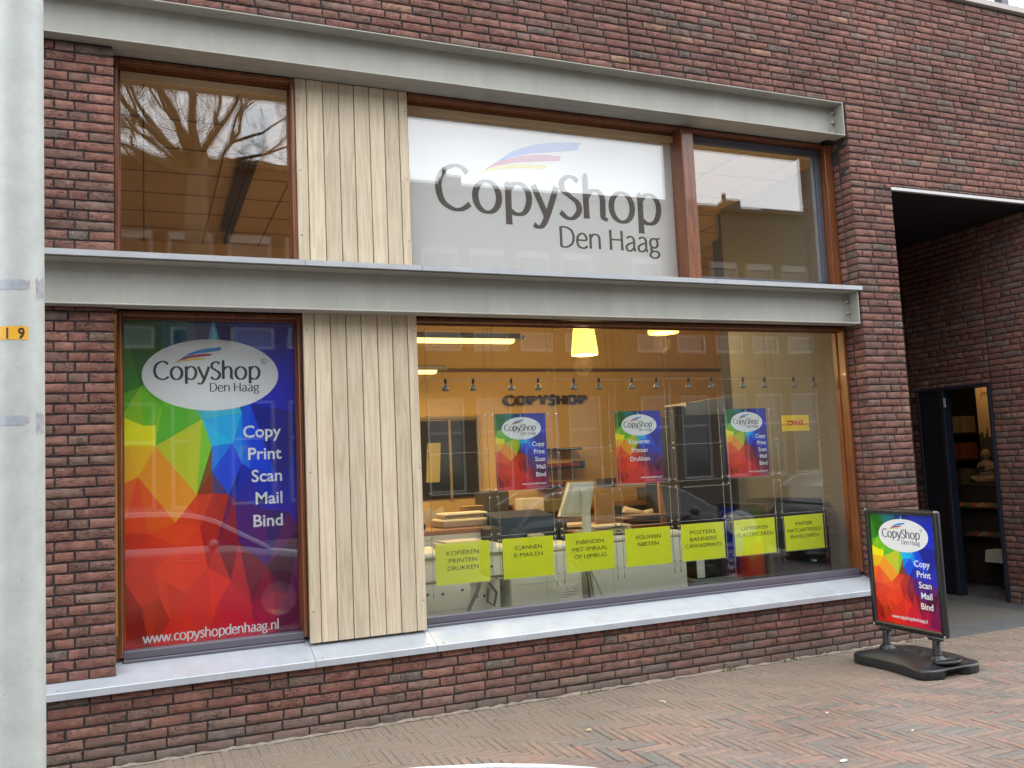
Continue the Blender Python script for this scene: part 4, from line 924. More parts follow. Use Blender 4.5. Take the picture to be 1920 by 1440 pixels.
# desk along the left with brown top
A, B = P(785,990,1.5), P(935,986,1.5)
g = empty('desk', (1.6, 1.5, FZ), 'pale desk with reddish brown top behind the left machines', 'desk')
mb = MB(); wbox(mb, .6, B.x+.05, 1.5, 2.25, B.z-.035, B.z); mb.build('desk_top', M_DESK, g)
mb = MB(); wbox(mb, .62, B.x+.03, 1.52, 2.2, B.z-.16, B.z-.037); wbox(mb, .62, .68, 1.53, 2.2, FZ, B.z-.162); wbox(mb, B.x-.04, B.x+.02, 1.53, 2.2, FZ, B.z-.162); wbox(mb, .69, B.x-.05, 1.56, 2.1, .2, B.z-.2); mb.build('desk_body', M_LG, g)
zt = B.z+.001
g = empty('binding_machine', (2.45, 1.7, zt), 'beige comb binding machine with a row of slots on the brown desk', 'binding machine')
mb = MB(); wbox(mb, 2.36, 2.84, 1.62, 1.95, zt, zt+.07, .012); wbox(mb, 2.40, 2.82, 1.70, 1.93, zt+.071, zt+.12, .012); mb.build('body', M_PAPER, g)
mb = MB()
for i in range(19): mb.box((2.42+i*.02, 1.695, zt+.085), (2.43+i*.02, 1.699, zt+.105))
mb.build('comb_slots', M_DG, g)
mb = MB(); pr = [(-.26,0)]+[(-.26+i*.0325, .17+.018*math.sin(i*1.25)) for i in range(13)]+[(.16,.0)]
mb.prism([(a*.7, b*.9) for a, b in pr], (2.42, 2.02, zt), (1,0,.0), (0,.12,.99), (0,.006,0)); tag(mb.build('scalloped_card', M_PAPER), 'cream card with a scalloped top edge leaning behind the binding machine', 'card')
mb = MB(); wbox(mb, 2.62, 2.98, 2.0, 2.15, zt+.0, zt+.035); wbox(mb, 2.70, 2.90, 2.02, 2.12, zt+.036, zt+.16, .004); tag(mb.build('small_carton', M_TAN), 'small brown carton on the desk right of the binding machine', 'carton')
g = empty('tape_dispenser', (2.08, 1.62, zt), 'dark tape dispenser at the left end of the brown desk', 'tape dispenser')
mb = MB(); mb.prism([(-.10,0),(.10,0),(.11,.045),(.06,.08),(-.02,.05),(-.10,.09)], (2.10, 1.60, zt), (1,0,0), (0,0,1), (0,.06,0)); mb.build('body', M_BLACK, g)
mb = MB(); mb.lathe([(.018,-.01),(.045,-.01),(.045,.01),(.018,.01),(.018,-.01)], (2.04, 1.63, zt+.115), 16, ax=(0,1,0)); mb.build('tape_roll', M_TAN, g)
# copier at the left, seen from behind
g = empty('copier', (2.2, .85, FZ), 'light grey copier seen from behind at the left end of the shop window', 'copier')
mb = MB(); wbox(mb, 1.92, 2.33, .86, 1.35, FZ, .74, .012); wbox(mb, 1.90, 2.60, .84, 1.36, .745, .93, .015); wbox(mb, 2.335, 2.60, .92, 1.34, .42, .742, .01); wbox(mb, 2.34, 2.5, .93, 1.3, FZ, .418, .01)
wbox(mb, 1.86, 2.72, .80, 1.38, .932, .975, .012); mb.build('body', M_LG, g)
for x, z in ((1.98,.66),(2.10,.655),(2.26,.67),(2.0,.40),(2.08,.33),(2.24,.36),(2.42,.83),(2.5,.832),(2.4,.60),(2.46,.60)): mb = MB(); mb.lathe([(0,-.002),(.011,-.002),(.011,.001)], (x, .858 if x < 2.33 and z < .74 else (.838 if z > .74 else .918), z), 12, ax=(0,1,0)); mb.build('screw_hole', M_DG, g)
mb = MB(); wbox(mb, 1.93, 2.32, .8575, .8595, .525, .529, .0005); mb.build('panel_seam', M_MG, g)
mb = MB(); mb.tube([(2.42,.90,.72),(2.38,.84,.66),(2.30,.80,.55),(2.24,.79,.42),(2.20,.79,.30),(2.19,.80,.1)], .014, 10); mb.build('power_cable', mat('grey_cable', (.10,.10,.09), .5), g)
mb = MB(); wbox(mb, 1.78, 1.90, .855, .858, .33, .42, .001); mb.build('type_label', M_LABELM, g)
mb = MB(); mb.tube([(2.50,.90,.70),(2.55,.88,.62),(2.52,.87,.52),(2.47,.88,.56),(2.49,.89,.66)], .012, 8); tag(mb.build('cable_loop', mat('grey_cable', (.10,.10,.09), .5)), 'loop of grey cable hanging behind the left copier', 'cable')
A = P(870,1020,.8)
mb = MB(); wbox(mb, 2.12, 2.52, .86, 1.14, .977, 1.02, .004); wbox(mb, 2.16, 2.46, .90, 1.16, 1.0205, 1.036, .003); tag(mb.build('paper_pack', M_PAPER), 'pack of pale paper lying on top of the left copier', 'paper')
mb = MB(); wbox(mb, 2.30, 2.54, .82, .855, .978, 1.018, .003); tag(mb.build('white_box', M_LABELM), 'narrow bluish white box at the front edge of the left copier', 'box')
# cutter: dark blue plotter body
g = empty('plotter', (3.1, 1.45, FZ), 'dark blue wide plotter cover above the scanning and binding cards', 'plotter')
mb = MB(); xs0, xs1 = P(935,990,1.35).x, P(1045,990,1.35).x
mb.prism([(1.33,.93),(1.33,1.06),(1.40,1.16),(1.75,1.20),(1.85,1.10),(1.85,.93)], (xs0,0,0), (0,1,0), (0,0,1), (xs1-xs0,0,0)); mb.build('cover', M_BLUE, g)
mb = MB(); wbox(mb, xs0-.1, xs0-.002, 1.30, 1.85, .93, 1.10, .02); wbox(mb, xs1+.002, xs1+.08, 1.30, 1.85, .93, 1.12, .02); wbox(mb, xs0, xs1, 1.40, 1.8, .85, .928); wbox(mb, xs0+.1, xs0+.16, 1.5, 1.7, FZ, .848); wbox(mb, xs1-.16, xs1-.1, 1.5, 1.7, FZ, .848); mb.build('stand', M_DG, g)
for x in (xs0+.22, xs1+.10):
    mb = MB(); wbox(mb, x, x+.13, 1.18, 1.26, .955, 1.02, .006); wbox(mb, x+.01, x+.12, 1.17, 1.179, .965, 1.01, .002); o = mb.build('latch_box', M_MG); tag(o, 'small grey latch box %s the blue plotter cover' % ('in front of' if x < xs1 else 'just right of'), 'box')
# middle machines
def back_machine(x0, x1, y0, y1, z1, lab, seams, labels, topm=None, lean=0):
    g = empty('printer_cabinet', ((x0+x1)/2, y0, FZ), lab, 'machine', 'grey machines behind the cards')
    mb = MB(); wbox(mb, x0, x1, y0, y1, FZ, z1, .012); wbox(mb, x0-.01, x1+.01, y0-.012, y1, z1+.001, z1+.05, .015); mb.build('body', M_LG, g)
    mb = MB()
    for kind, v in seams:
        if kind == 'v': mb.box((v, y0-.0015, FZ+.01), (v+.003, y0-.0005, z1-.01))
        else: mb.box((x0+.01, y0-.0015, v), (x1-.01, y0-.0005, v+.003))
    mb.build('panel_seam', M_MG, g)
    for (a, b, c, d) in labels:
        mb = MB(); mb.box((a, y0-.003, c), (b, y0-.001, d)); lb = mb.build('type_label', M_LABELM, g)
        k = MB(); rnd = random.Random(int(a*100))
        for r in range(5):
            xx = a+.01
            while xx < b-.02:
                w2 = rnd.uniform(.006, .03); 
                if rnd.random() < .6: k.box((xx, y0-.0042, d-.014-(d-c-.02)*r/5), (min(xx+w2, b-.006), y0-.0032, d-.010-(d-c-.02)*r/5))
                xx += w2+.006
        k.build('fine_print', M_DG, lb)
    return g
back_machine(2.66, 3.30, .86, 1.28, .90, 'light grey machine with two white labels behind the scanning card', [('v', 2.98), ('h', .66)], [(3.09,3.27,.50,.62), (2.70,2.84,.36,.48)])
back_machine(3.40, 4.33, .88, 1.30, .93, 'wide pale grey machine behind the folding and poster cards', [('v', 3.60), ('h', .71)], [])
for k_, (x, col) in enumerate(((3.335, (.10,.10,.09)), (3.36, (.45,.47,.43)))):
    mb = MB(); mb.tube([(x-.02+k_*.03,.84,.75),(x+.04*k_,.83,.66),(x+.10*k_,.82,.5),(x+.12*k_-.02,.82,.3),(x+.10*k_,.83,.06)], .008, 8)
    tag(mb.build('power_cable', mat('cable_'+str(k_), col, .5)), ['dark thin cable hanging between the two grey machines', 'pale thicker cable curving over the edge of the wide pale machine'][k_], 'cable')
# monitor on its stand, back towards the window
g = empty('monitor', (3.6, 1.4, .98), 'pale grey screen on an arm seen from behind above the machines', 'monitor')
ym = .96; q = [P(1069,905,ym), P(1114,903,ym), P(1106,968,ym), P(1050,969,ym)]
mb = MB(); n = Vector((0,.05,0)); pts = [v for v in q]+[v+n for v in q]
mb.add(pts, [(0,1,2,3),(7,6,5,4),(0,4,5,1),(1,5,6,2),(2,6,7,3),(3,7,4,0)])
mid = sum(q, Vector())/4
pts = [mid+(v-mid)*.72+Vector((0,-.03,0)) for v in q]+[mid+(v-mid)*.86+Vector((0,-.001,0)) for v in q]
mb.add(pts, [(0,1,2,3),(0,4,5,1),(1,5,6,2),(2,6,7,3),(3,7,4,0)]); mb.build('casing', M_LG, g)
A, B = P(1097,935,ym-.05), P(1094,1040,ym-.05)
mb = MB(); wbox(mb, A.x-.035, A.x+.03, ym-.085, ym-.033, .99, A.z+.08, .01); wbox(mb, A.x-.08, A.x+.07, ym-.09, ym+.1, .982, .989, .003); mb.build('stand', M_LG, g)
# paper heaps on the wide machine and counter behind
g = empty('work_table', (5, 2.6, FZ), 'brown work table in the middle of the shop behind the cards', 'table')
mb = MB(); wbox(mb, 3.7, 5.5, 2.2, 3.1, .90, .94); mb.build('table_top', M_DESK, g)
for x in (3.75, 5.4):
    for y in (2.25, 3.0): mb = MB(); wbox(mb, x, x+.06, y, y+.06, FZ, .899); mb.build('leg', M_DG, g)
def sheets(px0, py0, n, y, z, lab, sz=(.42,.30), c=M_PAPER, seed=1):
    rnd = random.Random(seed); A = P(px0, py0, y); mb = MB()
    for i in range(n):
        a = rnd.uniform(-.35, .35); u = Vector((math.cos(a), math.sin(a), 0)); v = Vector((-u.y, u.x, 0))
        mb.obox((A.x+rnd.uniform(-.05,.05), y+rnd.uniform(-.03,.03), z+.012*i), u*sz[0], v*sz[1], (0,0,.008))
    tag(mb.build('paper_heap', c), lab, 'paper')
sheets(1118,985, 7, .98, .984, 'heap of loose cream papers right of the screen stand', (.34,.24), seed=2)
sheets(1180,975, 8, 2.3, .942, 'wide heap of brown papers on the work table', (.55,.3), M_TAN, seed=5)
sheets(1050,985, 4, 2.35, .942, 'thin heap of papers at the left of the work table', (.4,.3), M_PAPER, seed=7)
for i, (px, py, a) in enumerate(((1170,955,35), (1200,965,-20))):
    A = P(px, py, 2.5); u = Vector((math.cos(R_(a)), 0, -math.sin(R_(a))*.4)).normalized()
    mb = MB(); mb.cyl(A, A+u*.35, .035, 14); tag(mb.build('paper_roll', M_PAPER), ['rolled brown paper leaning on the work table heap', 'second paper roll lying flat beside the leaning one'][i], 'paper roll')
# keyboard shelf / wire tray
g = empty('counter', (6.0, 3.2, FZ), 'long wooden counter with tan front at the back of the shop', 'counter')
mb = MB(); wbox(mb, 3.0, 7.4, 3.35, 3.9, FZ, 1.06); mb.build('front', M_TAN, g)
mb = MB(); wbox(mb, 2.95, 7.45, 3.3, 3.95, 1.062, 1.10); mb.build('counter_top', M_DESK, g)
for i, (px, w_, h_, m_, lab) in enumerate(((960,.5,.05,M_TAN,'flat brown parcel at the left end of the counter'), (1010,.25,.045,M_PAPER,'flat pale box next to the brown parcel on the counter'), (905,.3,.22,M_DG,'dark grey desktop device on the counter under the internal window'), (1215,.32,.16,M_DG,'low dark printer on the counter behind the middle poster'))):
    A = P(px, 950, 3.5); mb = MB(); wbox(mb, A.x, A.x+w_, 3.45, 3.75, 1.102, 1.102+h_, .01); tag(mb.build('counter_item', m_), lab, 'office item')
# wire tray, leaning boards, boxes
g = empty('wire_tray', (4.0, 2.7, .942), 'brown wire mesh tray standing at the back of the work table', 'tray')
A, B = P(1160,925,2.75), P(1222,936,2.75); mb = MB(); z0_, z1_ = B.z-.05, A.z
for i in range(13): x = A.x+(B.x-A.x)*i/12; mb.cyl((x, 2.75, z0_), (x, 2.75, z1_), .003, 5)
for i in range(4): z = z0_+(z1_-z0_)*i/3; mb.cyl((A.x, 2.745, z), (B.x, 2.745, z), .003, 5)
mb.build('mesh', M_TAN, g); mb = MB(); wbox(mb, A.x, B.x, 2.76, 3.0, .945, z0_); mb.build('tray_base', M_DG, g)
for i, (px0, px1, py0, py1, y, m_, lab) in enumerate(((1118,1150,925,985,1.9,M_TAN,'tan board leaning right of the screen stand'), (1240,1262,900,985,2.2,mat('orange_board', (.42,.20,.04), .6),'narrow orange board standing left of the black cabinet'), (800,822,830,905,3.9,mat('olive_binder', (.22,.17,.04), .6),'olive binder standing before the internal window'))):
    A, B = P(px0,py1,y), P(px1,py0,y); mb = MB(); mb.obox((A.x, y, A.z), (B.x-A.x, 0, 0), (0, .03, 0), (.06, .1, B.z-A.z)); tag(mb.build('leaning_board', m_), lab, 'board')
for i, (px, py, w_, h_, y, m_, lab) in enumerate(((1000,948,.26,.16,3.1,M_PAPER,'pale open carton on the counter behind the blue plotter'), (1040,948,.35,.14,3.2,mat('olive_box', (.16,.15,.06), .7),'olive flat box beside the pale carton behind the blue plotter'), (1145,905,.16,.10,3.2,M_DG,'small dark device behind the top edge of the middle poster foot'), (865,985,.16,.07,1.75,mat('pink_pad', (.50,.28,.20), .7),'pinkish pad lying right of the binding machine'))):
    A = P(px, py, y); mb = MB(); wbox(mb, A.x-w_/2, A.x+w_/2, y, y+.2, A.z-h_/2, A.z+h_/2, .006); tag(mb.build('desk_item', m_), lab, 'box')
for i, x in enumerate((3.37, 3.385)):
    mb = MB(); mb.tube([(x,.9,.72),(x+.01+.02*i,.88,.45),(x+.05*i,.87,.25),(x+.08*i+.02,.88,.06)], .004, 6); tag(mb.build('thin_cable', M_DG), 'thin dark wire %s in the gap between the grey machines' % ('hanging straight' if i == 0 else 'bowing right'), 'cable')
# black cabinet and large dark printer on the right
A, B = P(1265,782,1.95), P(1374,779,1.95)
g = empty('black_cabinet', (A.x, 1.95, FZ), 'tall black display cabinet between the middle and right posters', 'cabinet')
zt = P(1300,778,1.95).z
mb = MB(); wbox(mb, A.x, B.x, 1.95, 2.6, FZ, zt, .01); mb.build('body', mat('cabinet_black', (.012,.012,.012), .6), g)
mb = MB(); wbox(mb, A.x+.62, A.x+.635, 1.945, 1.949, .2, zt-.02, .001); wbox(mb, A.x+.05, A.x+.6, 1.943, 1.949, 1.30, 1.315, .001); mb.build('door_trim', M_MG, g)
mb = MB(); mb.prism([(0,0),(.62,0),(.62,.20),(.08,.13),(0,.13)], (A.x+.18, 2.0, zt+.003), (1,0,0), (0,0,1), (0,.4,0)); tag(mb.build('grey_case', M_MG), 'grey slanted box standing on top of the black cabinet', 'box')
mb = MB(); wbox(mb, A.x+.04, A.x+.16, 2.0, 2.2, zt+.003, zt+.10, .006); tag(mb.build('small_black_box', M_BLACKM), 'little black box left of the grey one on the cabinet', 'box')
def at_box(px0, py0, px1, py1, y, depth, name, m, lab, cat, r=.01):
    A, B = P(px0, py0, y), P(px1, py1, y); mb = MB(); wbox(mb, A.x, B.x, y, y+depth, B.z, A.z, r); return tag(mb.build(name, m), lab, cat)
g = empty('black_printer', (4.8, 1.0, FZ), 'black printer on a grey green stand between the poster and laminating cards', 'printer')
A, B = P(1300,1030,1.0), P(1376,1078,1.0)
mb = MB(); wbox(mb, A.x+.02, B.x, 1.0, 1.45, B.z, A.z, .015); mb.build('body', M_BLACKM, g)
mb = MB(); wbox(mb, P(1297,1080,1.0).x, P(1392,1080,1.0).x, .98, 1.5, FZ, B.z-.003, .012); mb.build('stand', mat('stand_green', (.13,.17,.15), .5), g)
mb = MB(); wbox(mb, A.x+.02, A.x+.10, .985, .999, B.z+.005, A.z-.06, .004); mb.build('side_flap', M_LG, g)
mb = MB(); wbox(mb, A.x+.18, A.x+.42, 1.1, 1.4, A.z+.002, A.z+.13, .03); tag(mb.build('white_hood', M_LABELM), 'white rounded hood on the black printer beside the poster card', 'hood')
mb = MB(); wbox(mb, 4.66, 4.92, .93, 1.0, .12, .40, .01); 
g = empty('large_printer', (5.3, .7, FZ), 'large black office printer with a slanted lid behind the rightmost card', 'printer')
y = .62; A, B, C1, D1 = P(1443,960,y), P(1458,937,y), P(1540,934,y), P(1556,985,y); zb = P(1555,1085,y).z
prof = [(A.x, FZ), (D1.x, FZ), (D1.x, D1.z), (C1.x, C1.z), (C1.x-.25, C1.z+.01), (B.x, B.z), (A.x, A.z)]
mb = MB(); mb.prism(prof, (0,y,0), (1,0,0), (0,0,1), (0,.42,0)); mb.build('body', M_BLACKM, g)
mb = MB(); wbox(mb, A.x+.02, D1.x-.02, y-.012, y-.002, FZ+.02, A.z-.16, .01); mb.build('front_panel', M_BLACK, g)
c = P(1526,1050,y-.02); mb = MB(); mb.box((c.x-.03, y-.016, c.z-.016), (c.x-.004, y-.013, c.z+.016)); mb.box((c.x, y-.016, c.z-.012), (c.x+.035, y-.013, c.z+.002), 1); mb.build('badge', [mat('badge_blue', (.05,.22,.34), .5), M_LABELM], g)
mb = MB(); wbox(mb, 4.9, 5.02, 1.2, 1.55, FZ, .95); tag(mb.build('green_bin', mat('bin_green', (.02,.09,.03), .5)), 'narrow dark green bin between the laminating and paper cards', 'bin')
# ------------------------------------------------------------------ doorway and neighbour shop in the passage
M_NAVY = mat('navy_door_paint', (.008,.010,.016), .4)
g = empty('passage_door', (XR, 1.2, 0), 'dark navy steel door frame with a fixed side panel in the passage wall', 'door')
mb = MB(); ym = 1.335
mb.bbox((XR-.012, DOOR0, .007), (XR+.11, DOOR0+.035, ZDOOR), .004); mb.bbox((XR-.012, DOOR1-.03, .007), (XR+.11, DOOR1, ZDOOR), .004); mb.bbox((XR-.0115, DOOR0+.036, ZDOOR-.035), (XR+.11, DOOR1-.031, ZDOOR), .004); mb.bbox((XR-.015, ym-.03, .007), (XR+.10, ym+.02, ZDOOR-.036), .004)
mb.build('door_frame', mat('navy_frame', (.014,.018,.030), .4), g)
mb = MB(); mb.bbox((XR+.01, ym+.021, .01), (XR+.06, DOOR1-.031, ZDOOR-.037), .004); mb.build('fixed_panel', M_NAVY, g)
mb = MB(); mb.bbox((XR-.02, ym-.055, 2.02), (XR-.003, ym-.031, 2.12), .003); mb.build('contact_plate', M_LIP, g)
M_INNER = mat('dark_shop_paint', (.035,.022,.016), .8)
n2 = empty('neighbour_shop', (9.5, 2.5, 0), 'dim neighbouring shop room seen through the passage door', 'room')
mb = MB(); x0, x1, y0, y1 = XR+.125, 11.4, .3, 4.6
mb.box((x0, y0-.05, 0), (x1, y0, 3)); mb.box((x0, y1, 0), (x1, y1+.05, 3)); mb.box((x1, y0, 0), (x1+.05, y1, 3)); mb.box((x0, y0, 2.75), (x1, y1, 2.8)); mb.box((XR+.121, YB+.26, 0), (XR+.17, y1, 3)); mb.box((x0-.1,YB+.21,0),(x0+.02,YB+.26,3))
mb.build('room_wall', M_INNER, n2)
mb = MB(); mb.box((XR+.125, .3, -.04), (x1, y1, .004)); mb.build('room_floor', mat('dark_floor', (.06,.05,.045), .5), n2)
# book shelf across the room
xs_ = 10.1
g = empty('book_shelf', (xs_, 2.9, 0), 'tall dark shelf of books seen through the open part of the door', 'shelf')
mb = MB(); ya, yb_ = 2.0, 4.2
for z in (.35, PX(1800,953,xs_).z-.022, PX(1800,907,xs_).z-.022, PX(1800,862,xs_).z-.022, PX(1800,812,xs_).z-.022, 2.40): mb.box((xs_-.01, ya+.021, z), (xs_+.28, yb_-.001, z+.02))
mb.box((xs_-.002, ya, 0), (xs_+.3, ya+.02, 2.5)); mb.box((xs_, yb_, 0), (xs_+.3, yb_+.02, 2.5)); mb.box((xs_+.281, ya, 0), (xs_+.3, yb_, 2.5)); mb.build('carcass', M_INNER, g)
CN = {'cream': (.46,.36,.20), 'tan': (.36,.24,.10), 'orange': (.38,.12,.03), 'red brown': (.24,.07,.03), 'dark': (.05,.03,.025), 'pale green': (.26,.24,.12), 'brown': (.16,.09,.04)}
ROWS = [('top', 1775, 1809, 782, 811, ['cream','tan','cream','cream','tan','cream']), ('second', 1780, 1814, 831, 861, ['orange','orange','red brown','orange','orange']),
        ('third', 1785, 1818, 879, 906, ['dark','brown','pale green','pale green']), ('fourth', 1789, 1822, 921, 952, ['brown','red brown','tan','brown','red brown'])]
for rn, pa, pb, pt, pbm, cs in ROWS:
    A, B = PX(pa, pt, xs_-.01), PX(pb, pbm, xs_-.01)
    for i, cn in enumerate(cs):
        y1 = A.y+(B.y-A.y)*i/len(cs); y0 = A.y+(B.y-A.y)*(i+1)/len(cs)
        mb = MB(); mb.bbox((xs_-.012+.004*(i % 3), min(y0,y1)+.002, B.z), (xs_+.2, max(y0,y1)-.002, A.z-.006*(i % 2)), .003)
        tag(mb.build('book', mat('book_'+cn.replace(' ', '_'), CN[cn], .7)), '%s book, %s from left in the %s shelf row behind the door' % (cn, ORD[i], rn), 'book', 'books on the dark shelf')
# poster with one word and a landscape
yw = PX(1850,760,10.0).y
g = empty('neighbour_poster', (xs_-.3, 2.2, 1.2), 'tall sepia poster with one dark word at the top, seen through the door', 'poster')
xp = 9.35; A, B = PX(1828,728,xp), PX(1868,900,xp)
mb = MB(); y0, y1, z0, z1 = B.y-.12, A.y, B.z, A.z
mb.box((xp, y0, z0+(z1-z0)*.45), (xp+.01, y1, z1)); mb.box((xp, y0, z0), (xp+.01, y1, z0+(z1-z0)*.449), 1)
for i in range(14):
    yy = y0+(y1-y0)*i/14; hh = .06+.05*math.sin(i*1.7)+.03*math.sin(i*4.1); mb.add([(xp-.001, yy, z0+(z1-z0)*.4), (xp-.001, yy+(y1-y0)/14, z0+(z1-z0)*.4), (xp-.001, yy+(y1-y0)/14, z0+(z1-z0)*.45+hh), (xp-.001, yy, z0+(z1-z0)*.45+hh*.8)], [(0,1,2,3)], 1)
mb.build('poster_sheet', [mat('sepia', (.55,.36,.17), .7), mat('sepia_dark', (.06,.055,.035), .8)], g)
mb = MB(); c = PX(1838,742,xp-.003); mb.text('Jouw', (xp-.004, c.y, c.z), (0,-1,0), (0,0,1), h=.065); mb.build('lettering', M_DARKINK, g)
# seated stone figure on a plinth
def lathe_y(prof, c): pass
sx_, c = 9.15, PX(1853,905,9.15)
M_STONE = mat('ochre_stone', (.33,.21,.10), .75, var=.25, vscale=20, bump=.3, bscale=60)
st = empty('seated_statue', (sx_, c.y, c.z), 'brown stone statue of a bald seated child holding a book behind the passage door', 'statue')
def blob(mb, cx, cy, cz, rx, ry, rz, n=16):
    b = len(mb.v)
    for j in range(n//2+1):
        th = math.pi*j/(n//2)
        for i in range(n): mb.v.append((cx+rx*math.sin(th)*math.cos(2*math.pi*i/n), cy+ry*math.sin(th)*math.sin(2*math.pi*i/n), cz+rz*math.cos(th)))
    for j in range(n//2):
        for i in range(n): mb.face((b+j*n+i, b+(j+1)*n+i, b+(j+1)*n+(i+1)%n, b+j*n+(i+1)%n), 0, True)
H = PX(1853,842,sx_).z-c.z   # height of the figure
s_ = H/.9; mb = MB(); X, Y_, Z_ = sx_, c.y, c.z
mb.lathe([(.0,0),(.30*s_,.0),(.33*s_,.06*s_),(.29*s_,.15*s_),(.20*s_,.24*s_),(.175*s_,.35*s_),(.19*s_,.46*s_),(.17*s_,.54*s_),(.09*s_,.60*s_),(.07*s_,.64*s_),(0,.65*s_)], (X, Y_, Z_), 20)
blob(mb, X, Y_, Z_+.76*s_, .125*s_, .12*s_, .145*s_)
blob(mb, X-.125*s_, Y_, Z_+.745*s_, .022*s_, .018*s_, .03*s_, 8)
for sg in (-1, 1):
    blob(mb, X, Y_+sg*.125*s_, Z_+.75*s_, .02*s_, .015*s_, .04*s_, 8)
    mb.tube([(X, Y_+sg*.17*s_, Z_+.52*s_), (X-.05*s_, Y_+sg*.24*s_, Z_+.38*s_), (X-.19*s_, Y_+sg*.10*s_, Z_+.34*s_)], [.06*s_, .05*s_, .035*s_], 10)
    mb.tube([(X, Y_+sg*.12*s_, Z_+.12*s_), (X-.20*s_, Y_+sg*.30*s_, Z_+.10*s_), (X-.30*s_, Y_+sg*.08*s_, Z_+.07*s_)], [.11*s_, .09*s_, .05*s_], 10)
mb.build('figure', M_STONE, st)
mb = MB(); mb.obox((X-.24*s_, Y_-.12*s_, Z_+.30*s_), (.02*s_,0,.13*s_), (0,.24*s_,0), (-.02*s_,0,.004)); mb.build('held_book', M_INNER, st)
mb = MB(); mb.bbox((sx_-.25, c.y-.3, .006), (sx_+.25, c.y+.3, c.z-.002), .01); tag(mb.build('plinth', M_INNER), 'dark block plinth under the seated stone statue', 'plinth')
A = PX(1860,945,8.95)
for j, (py, nn) in enumerate(((945, 9), (1000, 8))):
    g = empty('magazine_rack', (8.85, A.y, .3), ['upper tilted rack of orange and red booklets below the statue', 'lower tilted rack of reddish booklets below the statue'][j], 'rack', 'tilted racks below the statue')
    z = PX(1860, py, 8.8).z
    mb = MB(); mb.obox((8.80, A.y-.42, z-.06), (.28,0,.12), (0,.8,0), (-.004,0,.012)); mb.build('tray', M_INNER, g)
    for i in range(nn):
        k = MB(); yy = A.y-.38+i*.085; k.obox((8.81, yy, z-.044), (.24,0,.103), (0,.07,0), (-.003,0,.008)); k.build('booklet', mat('booklet_%d' % (i % 4), [(.45,.12,.03), (.30,.25,.15), (.40,.06,.03), (.10,.12,.06)][i % 4], .5), g)
    
mb = MB(); a = PX(1870,1040,8.7)
for i in range(6): mb.bbox((8.62+.004*i, a.y-.12+.006*(i % 2), .30+i*.022), (8.82, a.y+.10, .32+i*.022), .003)
tag(mb.build('pale_book_pile', M_PAPER), 'small pile of pale books low in the neighbour shop', 'books')
mb = MB()
for i in range(9):
    for j in range(5): mb.bbox((XR+.14+i*.075, .80+j*.098, .0065), (XR+.14+i*.075+.055, .80+j*.098+.075, .016), .004)
tag(mb.build('door_mat', mat('mat_rubber', (.10,.085,.075), .7)), 'rubber door mat of small studs just inside the passage door', 'door mat')
ll = empty('ceiling_spot', (9.0, 1.75, 2.75), 'small ceiling spotlight inside the neighbour shop', 'lamp')
mb = MB(); mb.lathe([(.05,-.002),(.05,-.05),(.035,-.05),(.03,-.02)], (9.0, 1.75, 2.75), 16); mb.build('housing', M_BLACKM, ll)
light('spot_light', 'POINT', (8.9, 1.75, 2.55), 9, (1,.66,.34), .08, ll)
# ------------------------------------------------------------------ pavement sign on its water-filled base
SX, SY = 5.235, -.645
sb = empty('pavement_sign', (SX, SY, 0), 'black framed pavement sign with rainbow poster on black base beside the brick pier', 'pavement sign')
sb.rotation_euler = (0, 0, R_(-90.6))          # local x runs towards the street, local -y faces the camera side (west)
# local frame: x along the board, -y = face seen in the photograph
def outline(n=72, lx=.375, ly=.30, waist=.045, rr=5.5, notch=0):
    pts = []
    for i in range(n):
        a = 2*math.pi*i/n; c, s_ = math.cos(a), math.sin(a)
        k = (abs(c)**rr+abs(s_)**rr)**(-1/rr); x, y = k*c, k*s_
        yy = y*ly*(1-waist/ly*(1-min(1, abs(x)*1.15)**2)); xx = x*lx
        if notch and x > .9 and abs(yy) < .10: xx -= notch*(1-(abs(yy)/.10)**6)
        pts.append((xx, yy))
    return pts
mb = MB(); rings = [(0,.97,.06),(.012,1.0,.06),(.055,1.0,.06),(.056,1.0,0),(.072,.985,0),(.082,.95,0),(.105,.80,0),(.118,.55,0),(.122,.25,0)]
n = 72
for z, k, nc in rings:
    for x, y in outline(n, notch=nc): mb.v.append((x*k+.02, y*k, z*(1-.18*(abs(x)/.375)**2) if z > .08 else z))
for i in range(len(rings)-1):
    for j in range(n): mb.face((i*n+j, i*n+(j+1)%n, (i+1)*n+(j+1)%n, (i+1)*n+j), 0, True)
mb.face([(len(rings)-1)*n+j for j in range(n)], 0); mb.face(list(range(n))[::-1], 0)
base = mb.build('base', mat('base_plastic', (.022,.024,.027), .36, var=.25, vscale=14, bump=.03, bscale=120), sb, local=True)
mb = MB(); ring = [(.30+.02+.055*math.cos(a), .105*math.sin(a), .098+.0) for a in [i*math.pi/16 for i in range(33)]]
mb.tube(ring, .011, 8, caps=False); mb.build('handle_rim', M_BLACK, base, local=True)
mb = MB(); mb.add([(.32+.05*math.cos(i*math.pi/12), .098*math.sin(i*math.pi/12), .1005) for i in range(24)], [tuple(range(24))]); mb.build('handle_dark_disc', M_DARK, base, local=True)  # flat near-black disc paints the shade of the grip opening; nothing is cut
mb = MB(); mb.lathe([(0,.008),(.026,.008),(.03,0)], (-.01, -.06, .119), 20); mb.build('filler_cap', M_BLACKM, base, local=True)
